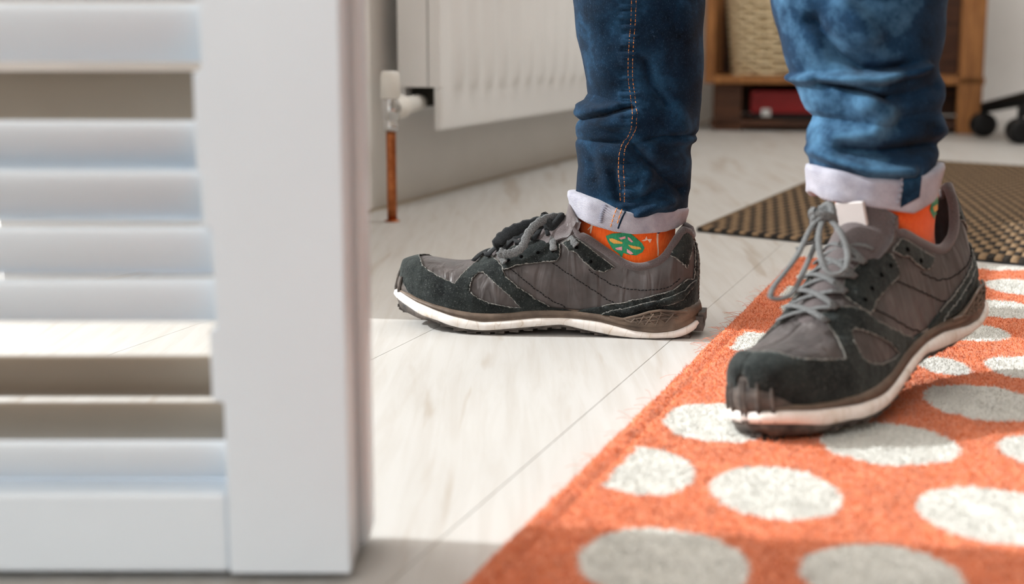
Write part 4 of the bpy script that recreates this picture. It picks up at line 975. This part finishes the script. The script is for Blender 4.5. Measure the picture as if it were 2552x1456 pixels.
# knitted motifs on the socks
bs1, bs2 = bvh_of(s1), bvh_of(s2)
def patch(bv, pl, mat, par, name, off=.0005, step=5):
    V2, Fc = fill2d([tuple(p) for p in pl], (), step); V = []; ok = []
    for x, y in V2:
        q = hit(bv, x, y, off); ok.append(q is not None); V.append(q if q is not None else Vector((0, 0, 0)))
    Fc = [f for f in Fc if all(ok[i] for i in f)]
    if Fc: return mesh(name, V, Fc, mat, par)
def c4(pts): return [(1350+x/6.38, 480+y/6.38) for x, y in pts]
lf = patch(bs1, c4([(1020, 690), (1120, 650), (1270, 640), (1400, 640), (1500, 720), (1590, 800), (1635, 880), (1600, 950), (1500, 1000), (1380, 985), (1300, 960), (1275, 1040), (1230, 975), (1130, 900), (1060, 790)]), k_green, s1, 'leaf_motif')
for pl, mt in (([(1225, 715), (1330, 690), (1335, 725), (1260, 745)], k_pink), ([(1365, 700), (1400, 715), (1455, 780), (1425, 790), (1375, 745)], k_pink), ([(1075, 730), (1130, 725), (1290, 790), (1285, 812), (1150, 810), (1090, 770)], k_yel),
               ([(1370, 825), (1450, 845), (1560, 865), (1585, 900), (1500, 905), (1420, 880)], k_yel), ([(1170, 880), (1280, 855), (1282, 920), (1200, 910)], k_pink), ([(1355, 890), (1420, 935), (1460, 970), (1410, 985), (1355, 950)], k_pink)):
    patch(bs1, c4(pl), mt, s1, 'leaf_spot', .0009, 3.5)
for pl in ([(1825, 650), (1855, 650), (1850, 800), (1860, 960), (1850, 1010), (1835, 1000), (1838, 900), (1820, 750)], [(1585, 765), (1640, 740), (1665, 690), (1680, 740), (1750, 735), (1740, 760), (1720, 800), (1680, 750), (1640, 770)], [(790, 470), (830, 480), (810, 560), (790, 650), (770, 640), (780, 560), (740, 600), (735, 585), (785, 530)],
           [(930, 855), (1000, 880), (1040, 930), (1030, 945), (985, 895), (935, 865)], [(2135, 560), (2150, 560), (2148, 590), (2135, 588)], [(480, 560), (520, 590), (560, 680), (480, 670)]):
    patch(bs1, c4(pl), k_white, s1, 'sprig_motif', .0006, 3)
patch(bs1, c4([(520, 590), (640, 640), (700, 720), (600, 690)]), k_green, s1, 'leaf_motif', .0008, 3)
patch(bs1, c4([(630, 635), (660, 650), (780, 740), (840, 830), (820, 820), (700, 740)]), k_navy, s1, 'sprig_motif', .0007, 3)
patch(bs1, c4([(1815, 600), (1920, 590), (1870, 640), (1845, 655), (1830, 640)]), k_navy, s1, 'sprig_motif', .0009, 3)
patch(bs2, [(2322, 495), (2338, 478), (2350, 500), (2350, 545), (2330, 552), (2316, 525)], k_green, s2, 'leaf_motif', .0006, 4)
patch(bs2, [(2322, 515), (2334, 508), (2334, 522), (2326, 528)], k_yel, s2, 'leaf_spot', .001, 3)
